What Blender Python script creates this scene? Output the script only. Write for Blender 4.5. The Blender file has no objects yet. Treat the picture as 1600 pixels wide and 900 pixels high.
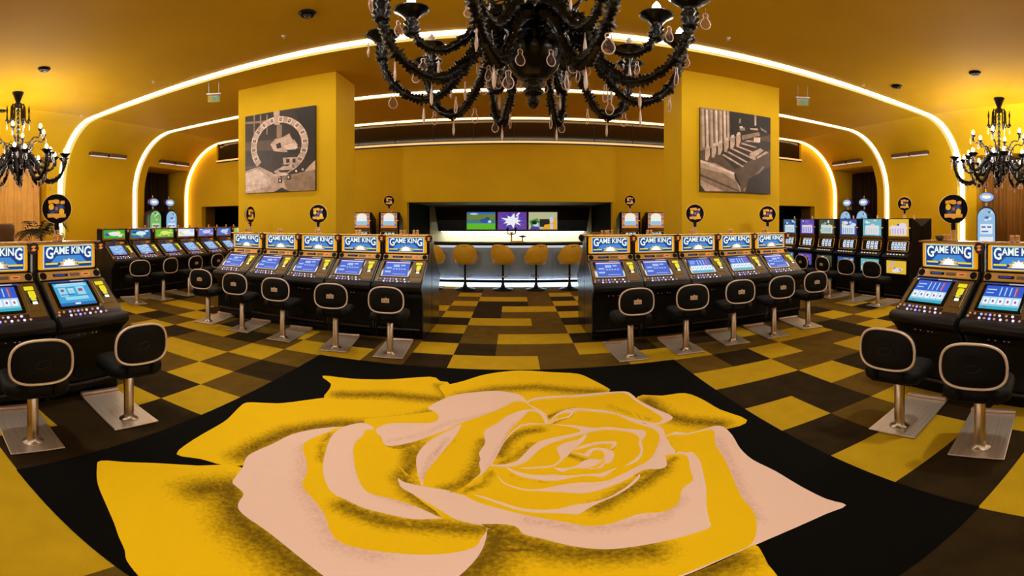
import bpy, math, random
from mathutils import Vector, Matrix
from mathutils.geometry import delaunay_2d_cdt
random.seed(7)
PI = math.pi
S = bpy.context.scene
COL = S.collection
EYE = 1.65
F = 640.0                       # pixels per radian of the panorama (1600x900 frame)
CX, HY = 803.0, 346.0           # picture column of the view axis, picture row of the horizon

# ------------------------------------------------------------------ camera
cam_d = bpy.data.cameras.new('camera')
cam = bpy.data.objects.new('camera', cam_d); COL.objects.link(cam)
cam.location = (0, 0, EYE); cam.rotation_euler = (PI/2, 0, 0)
cam_d.type = 'PANO'
cam_d.clip_start = 0.05; cam_d.clip_end = 60
def setcam(holder):
    holder.panorama_type = 'EQUIRECTANGULAR'
    holder.longitude_min = -CX/F; holder.longitude_max = (1600-CX)/F
    holder.latitude_max = HY/F; holder.latitude_min = -(900-HY)/F
try: setcam(cam_d)
except Exception: setcam(cam_d.cycles)
S.camera = cam

# ------------------------------------------------------------------ world, colour, sampling
w = bpy.data.worlds.new('world'); S.world = w; w.use_nodes = True
w.node_tree.nodes['Background'].inputs[0].default_value = (0.9, 0.75, 0.5, 1)
w.node_tree.nodes['Background'].inputs[1].default_value = 0.0
vs = S.view_settings
vs.view_transform = 'Standard'; vs.look = 'None'; vs.exposure = 0.0; vs.gamma = 1.0
vs.use_curve_mapping = False
cy = S.cycles
cy.max_bounces = 6; cy.diffuse_bounces = 4; cy.glossy_bounces = 3; cy.transmission_bounces = 4
cy.transparent_max_bounces = 8; cy.caustics_reflective = False; cy.caustics_refractive = False
cy.sample_clamp_indirect = 4.0; cy.use_denoising = True
BULB_W = 300.0       # radiance of the chandelier bulbs
STRIP_W = 17.0        # radiance of the ceiling light strips
SPOT_W = 110.0

# ------------------------------------------------------------------ materials
def lin(c):
    r = []
    for v in c:
        v = v/255.0
        r.append(v/12.92 if v <= 0.04045 else ((v+0.055)/1.055)**2.4)
    return tuple(r) + (1.0,)
MATS = {}
def mat(name, rgb, rough=0.5, metal=0.0, emit=None, es=1.0, var=0.0, vscale=8.0, bump=0.0, bscale=60.0, spec=0.5, rgb2=None, stretch=None):
    if name in MATS: return MATS[name]
    m = bpy.data.materials.new(name); m.use_nodes = True
    nt = m.node_tree; b = nt.nodes['Principled BSDF']
    c = lin(rgb)
    b.inputs['Base Color'].default_value = c
    b.inputs['Roughness'].default_value = rough
    b.inputs['Metallic'].default_value = metal
    b.inputs['Specular IOR Level'].default_value = spec
    if emit is not None:
        b.inputs['Emission Color'].default_value = lin(emit)
        b.inputs['Emission Strength'].default_value = es
    if var or bump:
        tc = nt.nodes.new('ShaderNodeTexCoord')
        src = tc.outputs['Object']
        if stretch:
            mp = nt.nodes.new('ShaderNodeMapping'); mp.inputs['Scale'].default_value = stretch
            nt.links.new(src, mp.inputs[0]); src = mp.outputs[0]
    if var:
        n = nt.nodes.new('ShaderNodeTexNoise'); n.inputs['Scale'].default_value = vscale
        n.inputs['Detail'].default_value = 5
        nt.links.new(src, n.inputs['Vector'])
        r = nt.nodes.new('ShaderNodeMapRange')
        r.inputs[1].default_value = 0.3; r.inputs[2].default_value = 0.7
        nt.links.new(n.outputs[0], r.inputs[0])
        mx = nt.nodes.new('ShaderNodeMix'); mx.data_type = 'RGBA'
        mx.inputs[6].default_value = tuple(v*(1-var) for v in c[:3]) + (1,) if rgb2 is None else lin(rgb2)
        mx.inputs[7].default_value = tuple(min(1, v*(1+var)) for v in c[:3]) + (1,) if rgb2 is None else c
        nt.links.new(r.outputs[0], mx.inputs[0])
        nt.links.new(mx.outputs[2], b.inputs['Base Color'])
    if bump:
        n2 = nt.nodes.new('ShaderNodeTexNoise'); n2.inputs['Scale'].default_value = bscale
        nt.links.new(src, n2.inputs['Vector'])
        bp = nt.nodes.new('ShaderNodeBump'); bp.inputs['Strength'].default_value = bump
        bp.inputs['Distance'].default_value = 0.01
        nt.links.new(n2.outputs[0], bp.inputs['Height'])
        nt.links.new(bp.outputs[0], b.inputs['Normal'])
    MATS[name] = m
    return m
def em(name, rgb, es=1.0):
    """a surface that gives off light"""
    return mat('glow_'+name, (12, 12, 12), 0.35, emit=rgb, es=es)

M_WALL = mat('ochre_paint', (224, 179, 24), 0.65, var=0.05, vscale=1.2, spec=0.1)
M_CEIL = mat('ochre_ceiling_paint', (208, 160, 20), 0.65, var=0.05, vscale=0.8, spec=0.08)
M_BLACK = mat('black_lacquer', (3, 3, 3), 0.36, spec=0.18)
M_DARK = mat('matte_black', (5, 4, 4), 0.7, spec=0.2)
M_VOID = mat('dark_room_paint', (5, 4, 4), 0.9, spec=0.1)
M_GOLD = mat('brown_gold_panel', (112, 84, 28), 0.4, metal=0.3, var=0.15, vscale=5)
M_BRASS = mat('brass_trim', (205, 160, 95), 0.25, metal=0.85, var=0.15, vscale=9)
M_ORANGE = mat('orange_sign_frame', (225, 160, 14), 0.35, emit=(232, 158, 14), es=0.6)
M_STEEL = mat('brushed_steel', (190, 175, 160), 0.28, metal=1.0, var=0.12, vscale=3, stretch=(1, 60, 1), bump=0.05)
M_PLATE = mat('ribbed_aluminium', (208, 190, 172), 0.42, metal=0.7, var=0.2, vscale=2, stretch=(70, 1, 1))
M_SIDE = mat('graphite_side_panel', (70, 72, 76), 0.22, metal=0.8)
M_RIM = mat('champagne_rim', (222, 200, 180), 0.35, metal=0.25)
M_VINYL = mat('black_vinyl', (3, 3, 3), 0.6, bump=0.1, bscale=200, spec=0.18)
M_PAD = mat('dark_brown_pad', (20, 15, 12), 0.45, spec=0.3)
M_GLASSBLK = mat('black_glass', (4, 4, 5), 0.06)
M_YEL = em('yellow', (240, 225, 20), 0.95)
M_WHITE = em('white', (255, 250, 245), 1.3)

# ------------------------------------------------------------------ mesh builder
class MB:
    def __init__(s): s.v = []; s.f = []; s.m = []; s.sm = []; s.M = Matrix.Identity(4); s.mi = 0; s.smooth = False
    def add(s, vs, fs, smooth=None):
        o = len(s.v)
        s.v += [tuple(s.M @ Vector(p)) for p in vs]
        for f in fs:
            s.f.append([o+i for i in f]); s.m.append(s.mi); s.sm.append(s.smooth if smooth is None else smooth)
        return s
    def box(s, x0, x1, y0, y1, z0, z1):
        vs = [(x, y, z) for z in (z0, z1) for y in (y0, y1) for x in (x0, x1)]
        return s.add(vs, [(0,2,3,1),(4,5,7,6),(0,1,5,4),(2,6,7,3),(0,4,6,2),(1,3,7,5)], False)
    def rbox(s, x0, x1, y0, y1, z0, z1, c=0.01):
        """box with chamfered long edges in the xy outline and a chamfered top"""
        o = [(x0+c,y0),(x1-c,y0),(x1,y0+c),(x1,y1-c),(x1-c,y1),(x0+c,y1),(x0,y1-c),(x0,y0+c)]
        mx, my = (x0+x1)/2, (y0+y1)/2
        k = [(mx+(x-mx)*(1-2*c/(x1-x0)), my+(y-my)*(1-2*c/(y1-y0))) for x, y in o]
        d = min(c, (z1-z0)*0.45)
        rings = [[(x,y,z0) for x,y in k], [(x,y,z0+d) for x,y in o], [(x,y,z1-d) for x,y in o], [(x,y,z1) for x,y in k]]
        return s.rings(rings, caps=True, smooth=False)
    def rings(s, rings, caps=True, closed=True, smooth=True):
        n = len(rings[0]); vs = [p for r in rings for p in r]; fs = []
        for i in range(len(rings)-1):
            for j in range(n if closed else n-1):
                a = i*n+j; b = i*n+(j+1) % n
                fs.append((a, b, b+n, a+n))
        s.add(vs, fs, smooth)
        if caps:
            o = len(s.v)-len(vs)
            s.f.append([o+i for i in range(n)][::-1]); s.m.append(s.mi); s.sm.append(False)
            s.f.append([o+(len(rings)-1)*n+i for i in range(n)]); s.m.append(s.mi); s.sm.append(False)
        return s
    def lathe(s, prof, n=20, c=(0,0,0), smooth=True, sx=1, sy=1):
        rings = [[(c[0]+sx*r*math.cos(2*PI*k/n), c[1]+sy*r*math.sin(2*PI*k/n), c[2]+z) for k in range(n)] for r, z in prof]
        return s.rings(rings, True, True, smooth)
    def tube(s, pts, rad, n=8, smooth=True):
        pts = [Vector(p) for p in pts]; rings = []; up = None
        for i, p in enumerate(pts):
            t = (pts[min(i+1, len(pts)-1)] - pts[max(i-1, 0)])
            if t.length < 1e-9: t = Vector((0,0,1))
            t.normalize()
            if up is None:
                up = Vector((0,0,1)) if abs(t.z) < 0.9 else Vector((1,0,0))
            a = t.cross(up)
            if a.length < 1e-4: a = t.cross(Vector((1,0.3,0)))
            a.normalize(); b = a.cross(t).normalized(); up = b
            r = rad[i] if isinstance(rad, (list, tuple)) else rad
            rings.append([tuple(p + a*r*math.cos(2*PI*k/n) + b*r*math.sin(2*PI*k/n)) for k in range(n)])
        return s.rings(rings, True, True, smooth)
    def loop(s, pts, rad, n=6):
        """closed tube"""
        pts = [Vector(p) for p in pts]; N = len(pts); rings = []
        nrm = Vector((0,0,0))
        for i in range(N): nrm += pts[i].cross(pts[(i+1) % N])
        nrm.normalize()
        for i, p in enumerate(pts):
            t = (pts[(i+1) % N]-pts[i-1]).normalized(); a = nrm.cross(t).normalized()
            rings.append([tuple(p + a*rad*math.cos(2*PI*k/n) + nrm*rad*math.sin(2*PI*k/n)) for k in range(n)])
        rings.append(rings[0])
        return s.rings(rings, False, True, True)
    def prism(s, poly, d0, d1, axis='x', smooth=False):
        if axis == 'x': f = lambda a, b, d: (d, a, b)
        elif axis == 'y': f = lambda a, b, d: (a, d, b)
        else: f = lambda a, b, d: (a, b, d)
        return s.rings([[f(a, b, d0) for a, b in poly], [f(a, b, d1) for a, b in poly]], True, True, smooth)
    def build(s, name, mats, parent=None, bevel=0, loc=None):
        me = bpy.data.meshes.new(name); me.from_pydata(s.v, [], s.f)
        if not isinstance(mats, (list, tuple)): mats = [mats]
        for m in mats: me.materials.append(m)
        me.polygons.foreach_set('material_index', s.m)
        me.polygons.foreach_set('use_smooth', s.sm)
        me.update()
        import bmesh
        bm = bmesh.new(); bm.from_mesh(me); bmesh.ops.recalc_face_normals(bm, faces=bm.faces); bm.to_mesh(me); bm.free()
        o = bpy.data.objects.new(name, me); COL.objects.link(o)
        if parent: o.parent = parent
        if loc: o.location = loc
        if bevel:
            b = o.modifiers.new('bevel', 'BEVEL'); b.width = bevel; b.segments = 2; b.limit_method = 'ANGLE'
        return o

def struct(o): o['kind'] = 'structure'; return o
def tag(o, label, cat, group=None):
    o['label'] = label; o['category'] = cat
    if group: o['group'] = group
    return o
def empty(name, loc=(0,0,0), rz=0):
    o = bpy.data.objects.new(name, None); COL.objects.link(o)
    o.location = loc; o.rotation_euler = (0, 0, rz); o.empty_display_size = 0.1
    return o
def dup(o, parent=None):
    c = o.copy(); COL.objects.link(c)
    if parent: c.parent = parent
    for ch in list(o.children): dup(ch, c)
    return c
used = set()
def place(proto, x, y, z, rz, label, cat, group=None):
    if proto.name in used: o = dup(proto)
    else: o = proto; used.add(proto.name)
    o.location = (x, y, z); o.rotation_euler = (0, 0, rz)
    tag(o, label, cat, group); return o
def crom(pts, n=4, closed=True):
    out = []; N = len(pts)
    for i in range(N if closed else N-1):
        p0 = pts[(i-1) % N] if closed or i > 0 else pts[i]; p1 = pts[i]; p2 = pts[(i+1) % N]
        p3 = pts[(i+2) % N] if closed or i+2 < N else pts[(i+1) % N]
        for k in range(n):
            t = k/n
            out.append(tuple(0.5*((2*b)+(-a+c)*t+(2*a-5*b+4*c-d)*t*t+(-a+3*b-3*c+d)*t**3) for a, b, c, d in zip(p0, p1, p2, p3)))
    if not closed: out.append(tuple(pts[-1]))
    return out
def rrect(w2, h2, r, n=5):
    out = []
    for cx, cy, a0 in ((w2-r, h2-r, 0), (-w2+r, h2-r, 90), (-w2+r, -h2+r, 180), (w2-r, -h2+r, 270)):
        for k in range(n+1):
            a = math.radians(a0+90*k/n); out.append((cx+r*math.cos(a), cy+r*math.sin(a)))
    return out

# ------------------------------------------------------------------ the room
XL, XR, YB, YF, ZC, RC = -11.40, 11.05, 11.15, -7.0, 4.51, 1.95
ZN = 3.58                      # head of the curtain niches
def side_profile(side, z0=0.0, n=14):
    """from the foot of the wall up the cove to the ceiling"""
    X = XL if side < 0 else XR
    pts = []
    zc = ZC-RC
    if z0 <= zc: pts.append((X, z0)); a0 = 0.0
    else: a0 = math.asin((z0-zc)/RC)
    for k in range(n+1):
        a = a0+(PI/2-a0)*k/n
        pts.append((X - side*RC*(1-math.cos(a)), zc+RC*math.sin(a)))
    return pts
def side_wall(side, name):
    mb = MB(); mb.smooth = True
    niches = [(2.2, 5.22), (9.0, 10.92)]
    ys = [YF, 2.2, 5.22, 9.0, 10.92, YB+0.2]
    for y0, y1 in zip(ys, ys[1:]):
        nich = (y0, y1) in niches
        pr = side_profile(side, ZN if nich else 0.0)
        vs = [(x, y0, z) for x, z in pr]+[(x, y1, z) for x, z in pr]; n = len(pr)
        mb.add(vs, [(i, i+1, i+1+n, i+n) for i in range(n-1)], True)
        if nich:
            X = XL if side < 0 else XR
            xb = X + side*0.9
            low = [(X, 0.0)]+[p for p in side_profile(side, 0.0, 24) if p[1] < ZN]+[pr[0]]
            xt = pr[0][0]
            for y in (y0, y1):
                vs = [(x, y, z) for x, z in low]+[(xb, y, ZN), (xb, y, 0)]
                mb.add(vs, [tuple(range(len(vs)))], False)
            mb.add([(xt, y0, ZN), (xt, y1, ZN), (xb, y1, ZN), (xb, y0, ZN)], [(0,1,2,3)], False)
            mb.add([(xb, y0, 0), (xb, y1, 0), (xb, y1, ZN), (xb, y0, ZN)], [(0,1,2,3)], False)
    return struct(mb.build(name, M_WALL))
side_wall(-1, 'wall_left'); side_wall(1, 'wall_right')
mb = MB(); mb.box(XL+RC, XR-RC, YF, YB+0.2, ZC, ZC+0.15); struct(mb.build('ceiling', M_CEIL))
mb = MB()
for a, b, z0, z1 in ((XL-1, -10.65, 0, 3.8), (-10.65, -8.4, 2.2, 3.8), (-8.4, -2.98, 0, 3.8), (-2.98, 2.74, 2.19, 3.8),
                     (2.74, 7.9, 0, 3.8), (7.9, 10.06, 2.2, 3.8), (10.06, XR+1, 0, 3.8),
                     (XL-1, -9.9, 3.8, 4.7), (9.42, XR+1, 3.8, 4.7)):
    mb.box(a, b, YB, YB+0.22, z0, z1)
struct(mb.build('wall_back', M_WALL))
mb = MB(); mb.box(XL-1, XR+1, YF-0.2, YF, 0, 4.7); struct(mb.build('wall_front', M_WALL))
# clerestory of dark glass over the bar wall
win = MB(); win.box(-9.9, 9.42, YB+0.10, YB+0.12, 3.80, 4.56); win = struct(win.build('window_1', mat('smoked_glass', (38, 26, 8), 0.08)))
fr = MB(); fr.box(-9.9, 9.42, YB-0.015, YB+0.1, 3.775, 3.815)
for k in range(-8, 9): fr.box(k*1.12-0.006, k*1.12+0.006, YB+0.085, YB+0.1, 3.81, 4.5)
fr.build('window_frame', mat('dark_bronze', (28, 20, 12), 0.4), win)
# dark rooms behind the two doorways
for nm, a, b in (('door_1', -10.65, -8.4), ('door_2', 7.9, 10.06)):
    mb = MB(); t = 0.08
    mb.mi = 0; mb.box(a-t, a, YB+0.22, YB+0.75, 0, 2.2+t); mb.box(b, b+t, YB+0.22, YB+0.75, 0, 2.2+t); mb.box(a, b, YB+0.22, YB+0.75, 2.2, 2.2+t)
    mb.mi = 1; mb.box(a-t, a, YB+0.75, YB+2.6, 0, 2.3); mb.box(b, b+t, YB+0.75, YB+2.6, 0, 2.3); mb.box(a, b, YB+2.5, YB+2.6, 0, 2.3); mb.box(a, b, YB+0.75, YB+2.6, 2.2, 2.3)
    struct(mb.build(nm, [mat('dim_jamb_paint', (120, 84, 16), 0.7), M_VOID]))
# bar recess: side walls, soffit, rear wall
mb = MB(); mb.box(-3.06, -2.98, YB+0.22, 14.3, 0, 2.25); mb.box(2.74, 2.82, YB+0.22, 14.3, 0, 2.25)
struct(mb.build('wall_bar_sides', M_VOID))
mb = MB(); mb.box(-3.06, 2.82, YB+0.22, 14.4, 2.19, 2.28); struct(mb.build('ceiling_bar', mat('olive_soffit', (84, 80, 50), 0.6)))
mb = MB(); mb.box(-3.06, 2.82, 14.3, 14.4, 0, 2.25); struct(mb.build('wall_bar_rear', mat('cream_backsplash', (232, 230, 212), 0.5)))

# pillars
for nm, a, b in (('wall_pillar_left', -5.38, -3.13), ('wall_pillar_right', 2.93, 5.11)):
    mb = MB(); mb.box(a, b, 6.75, 7.65, 0, ZC); struct(mb.build(nm, M_WALL, bevel=0.01))

# ------------------------------------------------------------------ carpet-tile floor
T = 0.5; OX, OY = 0.28, 0.335
YEL = {(-6,4),(-7,5),(-8,6),(-9,6),(-7,7),(-6,8),(-5,8),(-7,9),(-11,7),(-10,8),(-9,8),(-11,9),(-13,10),(-12,10),(-13,8),(-14,8),(-15,10),
       (-7,3),(-7,1),(5,7),(3,6),(4,6),(5,5),(7,6),(6,8),(7,8),(9,9),(10,8),(11,8),(9,7),(11,10),(12,9),(3,2),(4,2),(5,3),(3,4),(3,0),(4,0),(5,1),
       (1,9),(2,8),(3,8),(5,9),(-3,9),(-2,8),(-1,8),(-1,10),(0,10),(-3,11),(1,11),(-2,12),(-1,12),(-3,13),(1,13),(-4,14),(-1,14),(0,14),(-3,15),(1,15),
       (-2,16),(-1,16),(2,16),(-3,17),(1,17),(-6,16),(-8,14),(7,12),(5,14),(-5,0),(-4,0),(-6,0),(-9,2),(-10,4),(-12,5),(8,4),(9,2),(11,5),(12,7),(-16,8),(-15,6)}
DRK = {(-6,1),(-6,2),(-6,3),(-7,2),(-3,8),(-3,10),(1,10),(-2,14),(-2,15),(-1,15),(1,14),(1,16),(-2,13),(-7,4),(-6,6),(-8,8),(-5,9),(3,5),(4,4),(3,3),(5,2),
       (2,9),(4,9),(6,5),(8,7),(1,12),(10,7),(2,0),(1,0),(3,1),(4,1),(8,8),(-10,7),(-9,9),(-12,8)}
fl = MB()
for i in range(-26, 26):
    for j in range(-16, 25):
        x0, y0 = OX+i*T, OY+j*T
        if (i, j) in YEL: k = 0
        elif (i, j) in DRK: k = 2
        else:
            h = (i*73856093 ^ j*19349663) & 1023
            k = 2 if h % 7 == 0 else 1
            if (j < 0 or j > 18 or i < -16 or i > 13) and h % 5 == 1: k = 0
        fl.mi = k
        fl.add([(x0, y0, 0), (x0+T, y0, 0), (x0+T, y0+T, 0), (x0, y0+T, 0)], [(0,1,2,3)], False)
M_TY = mat('yellow_carpet_tile', (190, 152, 22), 0.95, var=0.07, vscale=6, bump=0.5, bscale=300, spec=0.1)
M_TB = mat('brown_carpet_tile', (98, 73, 20), 0.95, var=0.2, vscale=5, bump=0.5, bscale=300, spec=0.1)
M_TD = mat('dark_brown_carpet_tile', (46, 33, 12), 0.95, var=0.25, vscale=5, bump=0.5, bscale=300, spec=0.1)
struct(fl.build('floor', [M_TY, M_TB, M_TD]))

# ------------------------------------------------------------------ the black rug with its printed rose
def ground(x, y):
    lon = (x-CX)/F; r = EYE/math.tan(max(0.02, (y-HY)/F))
    return (r*math.sin(lon), r*math.cos(lon))
cA = lambda p: (150+p[0]*610/1600, 560+p[1]*610/1600)
cB = lambda p: (700+p[0]*630/1600, 560+p[1]*630/1600)
cC = lambda p: (740+p[0]*340/1600, 640+p[1]*340/1600)
A = lambda *l: [cA(p) for p in l]
B = lambda *l: [cB(p) for p in l]
C_ = lambda *l: [cC(p) for p in l]
LAY = []      # (colour, outline, [(stroke, radius, strength)])
def petal(col, pts, strokes=(), n=3):
    LAY.append((col, [ground(*p) for p in crom(pts, n)], [([ground(*q) for q in st], r, s) for st, r, s in strokes]))
petal('Y', A((20,422),(130,428),(250,432),(420,442),(590,447),(750,560),(900,700),(1000,900),(900,1010),(600,1030),(300,1010),(215,930),(172,892),(125,830),(118,790),(92,730),(75,680),(45,610),(8,520),(4,450)),
      [(A((430,540),(540,530),(560,600),(600,680),(720,770),(880,880)), 0.28, 1.0), (A((300,520),(420,560)), 0.12, 0.5)])
petal('Y', A((330,395),(400,335),(520,265),(560,230),(590,200),(620,183),(700,185),(770,185),(900,168),(1050,153),(1250,160),(1380,185),(1420,260),(1000,330),(700,400),(600,441),(520,440),(430,415)),
      [(A((600,400),(680,350),(800,300),(900,283),(1000,270),(1150,275),(1300,255),(1390,225)), 0.22, 0.95)])
petal('Y', A((928,73),(1050,85),(1200,88),(1370,77),(1410,95),(1450,108),(1430,190),(1300,190),(1180,175),(1000,170),(935,163),(955,130),(962,105)),
      [(A((1000,150),(1200,150),(1400,170)), 0.22, 0.9), (A((1400,110),(1440,160)), 0.12, 0.8)])
petal('Y', A((1405,115),(1450,108))+B((60,92),(130,70),(200,57),(290,50),(420,57),(515,63),(570,85),(635,120),(640,132),(600,145),(300,190),(100,160),(0,170))+A((1430,155)),
      [(B((60,150),(200,122),(350,115),(480,128),(600,135)), 0.22, 0.85)])
petal('Y', B((750,155),(850,150),(940,140),(1010,165),(1080,205),(1187,247),(1110,282),(860,310),(780,250)),
      [(B((790,170),(850,225),(950,250),(1080,262)), 0.22, 0.95)])
petal('Y', A((1100,250),(1500,200))+B((200,150),(700,180),(900,400),(400,760),(0,760))+A((1300,700),(1100,450)), [(A((1250,350),(1320,420),(1500,420)), 0.4, 0.8), (B((0,640),(200,700),(400,720)), 0.4, 1.0)], 1)
petal('P', B((860,310),(950,300),(1010,285),(1060,270),(1095,275),(1130,310),(1160,360),(1210,405),(1300,450),(1400,510),(1500,560),(1580,585),(1500,620),(1400,665),(1215,745),(1100,795),(1000,840),(900,880),(600,1000),(200,1000),(200,700),(600,500)),
      [(B((1070,320),(1130,440),(1180,560),(1230,640)), 0.10, 0.6)])
petal('Y', B((862,314),(950,305),(1050,285),(1060,340),(1090,390),(1120,450),(1140,500),(1170,560),(1215,615),(1225,680),(1205,738),(1130,778),(1000,832),(880,880),(590,990),(100,1010),(-100,980),(0,860),(100,760),(300,600),(700,500),(900,400)),
      [(B((150,700),(300,735),(450,775),(650,775),(800,765)), 0.2, 0.95), (B((200,700),(170,780),(90,850),(0,900)), 0.28, 1.0),
       (B((870,395),(900,400),(880,460)), 0.10, 0.8)])
petal('Y', B((1218,743),(1250,780),(1270,820),(1305,863),(1340,930),(1200,990),(850,960),(920,880),(1050,823),(1150,775)),
      [(B((1140,800),(1040,840),(960,880)), 0.2, 1.0)])
petal('P', A((1010,283),(900,292),(800,315),(720,355),(650,385),(615,410),(600,450),(560,505),(572,525),(605,558),(582,600),(600,640),(700,710),(800,790),(930,892),(1000,940),(1300,970),(1450,920),(1545,840),(1590,770),(1604,700),(1590,690),(1300,500),(1100,300)),
      [(A((850,370),(860,470),(850,530),(930,650),(1000,760),(1150,810)), 0.16, 0.6)])
petal('Y', A((1010,284),(950,305),(850,352),(862,420),(865,470),(845,525),(900,590),(940,650),(960,710),(1000,755),(1100,785),(1300,807),(1450,802),(1550,777),(1578,740),(1600,695),(1500,660),(1300,500),(1100,300)),
      [(A((1010,605),(1100,645),(1200,675),(1400,690),(1570,705)), 0.14, 0.95), (A((960,310),(925,360),(922,420)), 0.08, 0.7)])
petal('Y', A((1065,270),(1140,290),(1165,330),(1200,368),(1260,372),(1350,350),(1400,420),(1345,535),(1300,560),(1420,655),(1300,640),(1150,600),(1050,540),(1020,450),(1030,330)),
      [(A((1290,380),(1290,440),(1250,490),(1300,560),(1400,635)), 0.14, 0.9), (A((1330,350),(1310,440)), 0.1, 0.8)])
petal('P', A((1065,269),(1110,270),(1140,290),(1100,300),(1095,320),(1060,350),(1055,400),(1070,480),(1110,550),(1200,575),(1300,605),(1400,650),(1420,658),(1300,662),(1200,642),(1100,617),(1030,585),(965,550),(935,490),(930,440),(940,390),(960,330),(1000,290)),
      [(A((1095,330),(1065,400),(1085,490),(1130,550),(1300,610)), 0.07, 0.6)])
petal('Y', A((1400,300),(1497,262),(1600,240))+B((50,250),(100,230),(200,190),(312,178),(420,165),(500,260),(180,430),(50,535),(-20,545))+A((1450,552),(1338,528),(1320,440)),
      [(A((1560,470),(1500,520),(1440,535)), 0.12, 0.9), (B((140,330),(120,420),(60,500)), 0.12, 0.8), (B((200,360),(260,330),(330,300)), 0.13, 0.9), (A((1480,330),(1400,400)), 0.06, 0.4)])
petal('P', A((1497,275),(1480,310),(1450,350),(1400,410),(1360,460),(1345,490),(1338,528),(1320,480),(1312,430),(1320,390),(1360,345),(1420,310),(1460,292)),
      [(A((1440,330),(1370,420),(1340,500)), 0.06, 0.7)])
petal('P', A((1145,295),(1200,270),(1290,268),(1360,268),(1395,258),(1405,240),(1390,222),(1360,205),(1420,170),(1480,150),(1560,140))+B((60,142),(130,134),(200,131),(270,142),(300,158),(312,178),(270,172),(200,205),(120,235),(60,255),(0,277))+A((1500,272),(1400,310),(1300,345),(1210,362),(1180,352),(1168,325)),
      [(A((1200,340),(1320,320),(1450,265),(1600,230)), 0.09, 0.5)])
petal('P', A((1238,493),(1260,508),(1330,525),(1450,545))+B((0,535),(50,538),(130,575),(300,610),(500,600),(800,480),(900,380),(940,377),(970,375),(1000,410),(1010,450),(1025,520),(1025,580),(1035,640),(1043,668),(1000,690),(850,730),(700,755),(600,760),(480,745),(380,720),(300,700),(270,670),(200,660),(100,660),(40,645))+A((1550,683),(1480,665),(1420,630),(1370,600),(1300,560),(1250,530)),
      [(B((300,640),(480,670),(640,675),(850,630),(930,560)), 0.1, 0.6)])
petal('Y', B((30,538),(60,545),(130,578),(300,622),(480,655),(560,668),(640,660),(700,640),(760,620),(850,612),(900,590),(920,560),(930,520),(972,485),(960,440),(955,405),(940,385),(865,385),(760,400),(500,300),(180,430),(80,500)),
      [(B((760,470),(900,400)), 0.07, 0.8), (C_((1400,430),(1240,545),(1120,600),(1000,680),(900,730)), 0.13, 0.9), (B((60,530),(150,500),(170,450)), 0.06, 0.8)])
petal('P', C_((0,633),(60,640),(120,660),(220,690),(330,725),(450,740),(550,742),(650,730),(740,705),(850,690),(930,670),(1000,645),(1080,600),(1150,550),(1210,490),(1224,482),(1220,505),(1190,540),(1120,595),(1030,645),(920,692),(840,735),(800,762),(760,776),(680,770),(550,766),(420,760),(300,737),(200,704),(100,667)))
petal('P', C_((130,410),(160,440),(180,490),(210,540),(280,575),(380,600),(500,605),(620,612),(760,620),(850,615),(950,590),(1060,550),(1150,505),(1250,448),(1380,440),(1422,410),(1410,345),(1445,295),(1440,250),(1410,200),(1395,150),(1350,120),(1250,105),(1150,62),(1060,18),(900,3),(740,2),(700,50),(600,78),(550,108),(340,118),(180,300)),
      [(C_((600,585),(900,560),(1150,480),(1320,380),(1370,230)), 0.05, 0.4)])
petal('Y', C_((138,410),(190,500),(225,540),(290,568),(390,590),(500,588),(600,568),(700,550),(800,540),(900,540),(1000,520),(1100,475),(1200,425),(1290,375),(1335,310),(1362,240),(1365,190),(1330,152),(1250,122),(1150,88),(1050,42),(900,22),(760,14),(705,60),(605,84),(560,112),(350,128),(200,280)),
      [(C_((190,340),(250,230),(360,170),(480,150)), 0.12, 0.9), (C_((200,400),(330,350),(420,260)), 0.08, 0.8), (C_((570,108),(640,80),(720,40)), 0.05, 0.8), (C_((260,480),(380,530),(520,540)), 0.04, 0.5)])
petal('P', B((312,178),(340,160),(400,152),(500,148),(600,138),(700,133),(730,145),(760,170),(820,200),(893,235),(850,262),(800,264),(720,242),(640,217),(560,208),(500,205),(470,200),(500,215),(440,225),(396,262),(388,225),(350,205)))
petal('Y', B((318,182),(345,168),(420,160),(520,155),(620,145),(700,140),(745,172),(815,213),(850,238),(825,258),(720,236),(640,211),(560,203),(490,200),(430,222),(398,256),(392,225),(355,202)),
      [(B((400,235),(450,215),(500,205)), 0.08, 0.9), (B((640,190),(720,220),(800,245)), 0.1, 0.5)])
petal('P', C_((0,523),(50,470),(40,400),(50,370),(40,320),(85,250),(75,190),(90,150),(180,100),(230,60),(320,20),(400,3),(470,6),(512,30),(538,70),(540,106),(525,106),(508,60),(470,26),(420,16),(390,32),(330,90),(280,140),(240,200),(210,270),(180,330),(150,380),(110,430),(60,480)),
      [(C_((300,100),(200,260),(100,430)), 0.05, 0.5)])
petal('P', C_((540,110),(620,114),(770,123),(880,138),(1000,133),(1100,143),(1200,151),(1258,160),(1264,200),(1234,235),(1247,300),(1227,358),(1180,398),(1110,418),(1160,388),(1210,345),(1228,300),(1213,250),(1220,215),(1170,177),(1080,160),(960,154),(860,172),(760,197),(650,227),(550,262),(470,312),(420,362),(370,397),(300,420),(200,427),(130,412),(230,407),(310,386),(370,333),(430,273),(490,238),(600,208),(720,184),(785,165),(755,142),(650,122)))
petal('P', C_((238,430),(290,470),(380,505),(500,524),(620,527),(740,502),(850,492),(940,502),(985,482),(1052,430),(1000,450),(920,475),(820,480),(700,490),(600,484),(500,486),(400,480),(300,452)))
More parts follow.
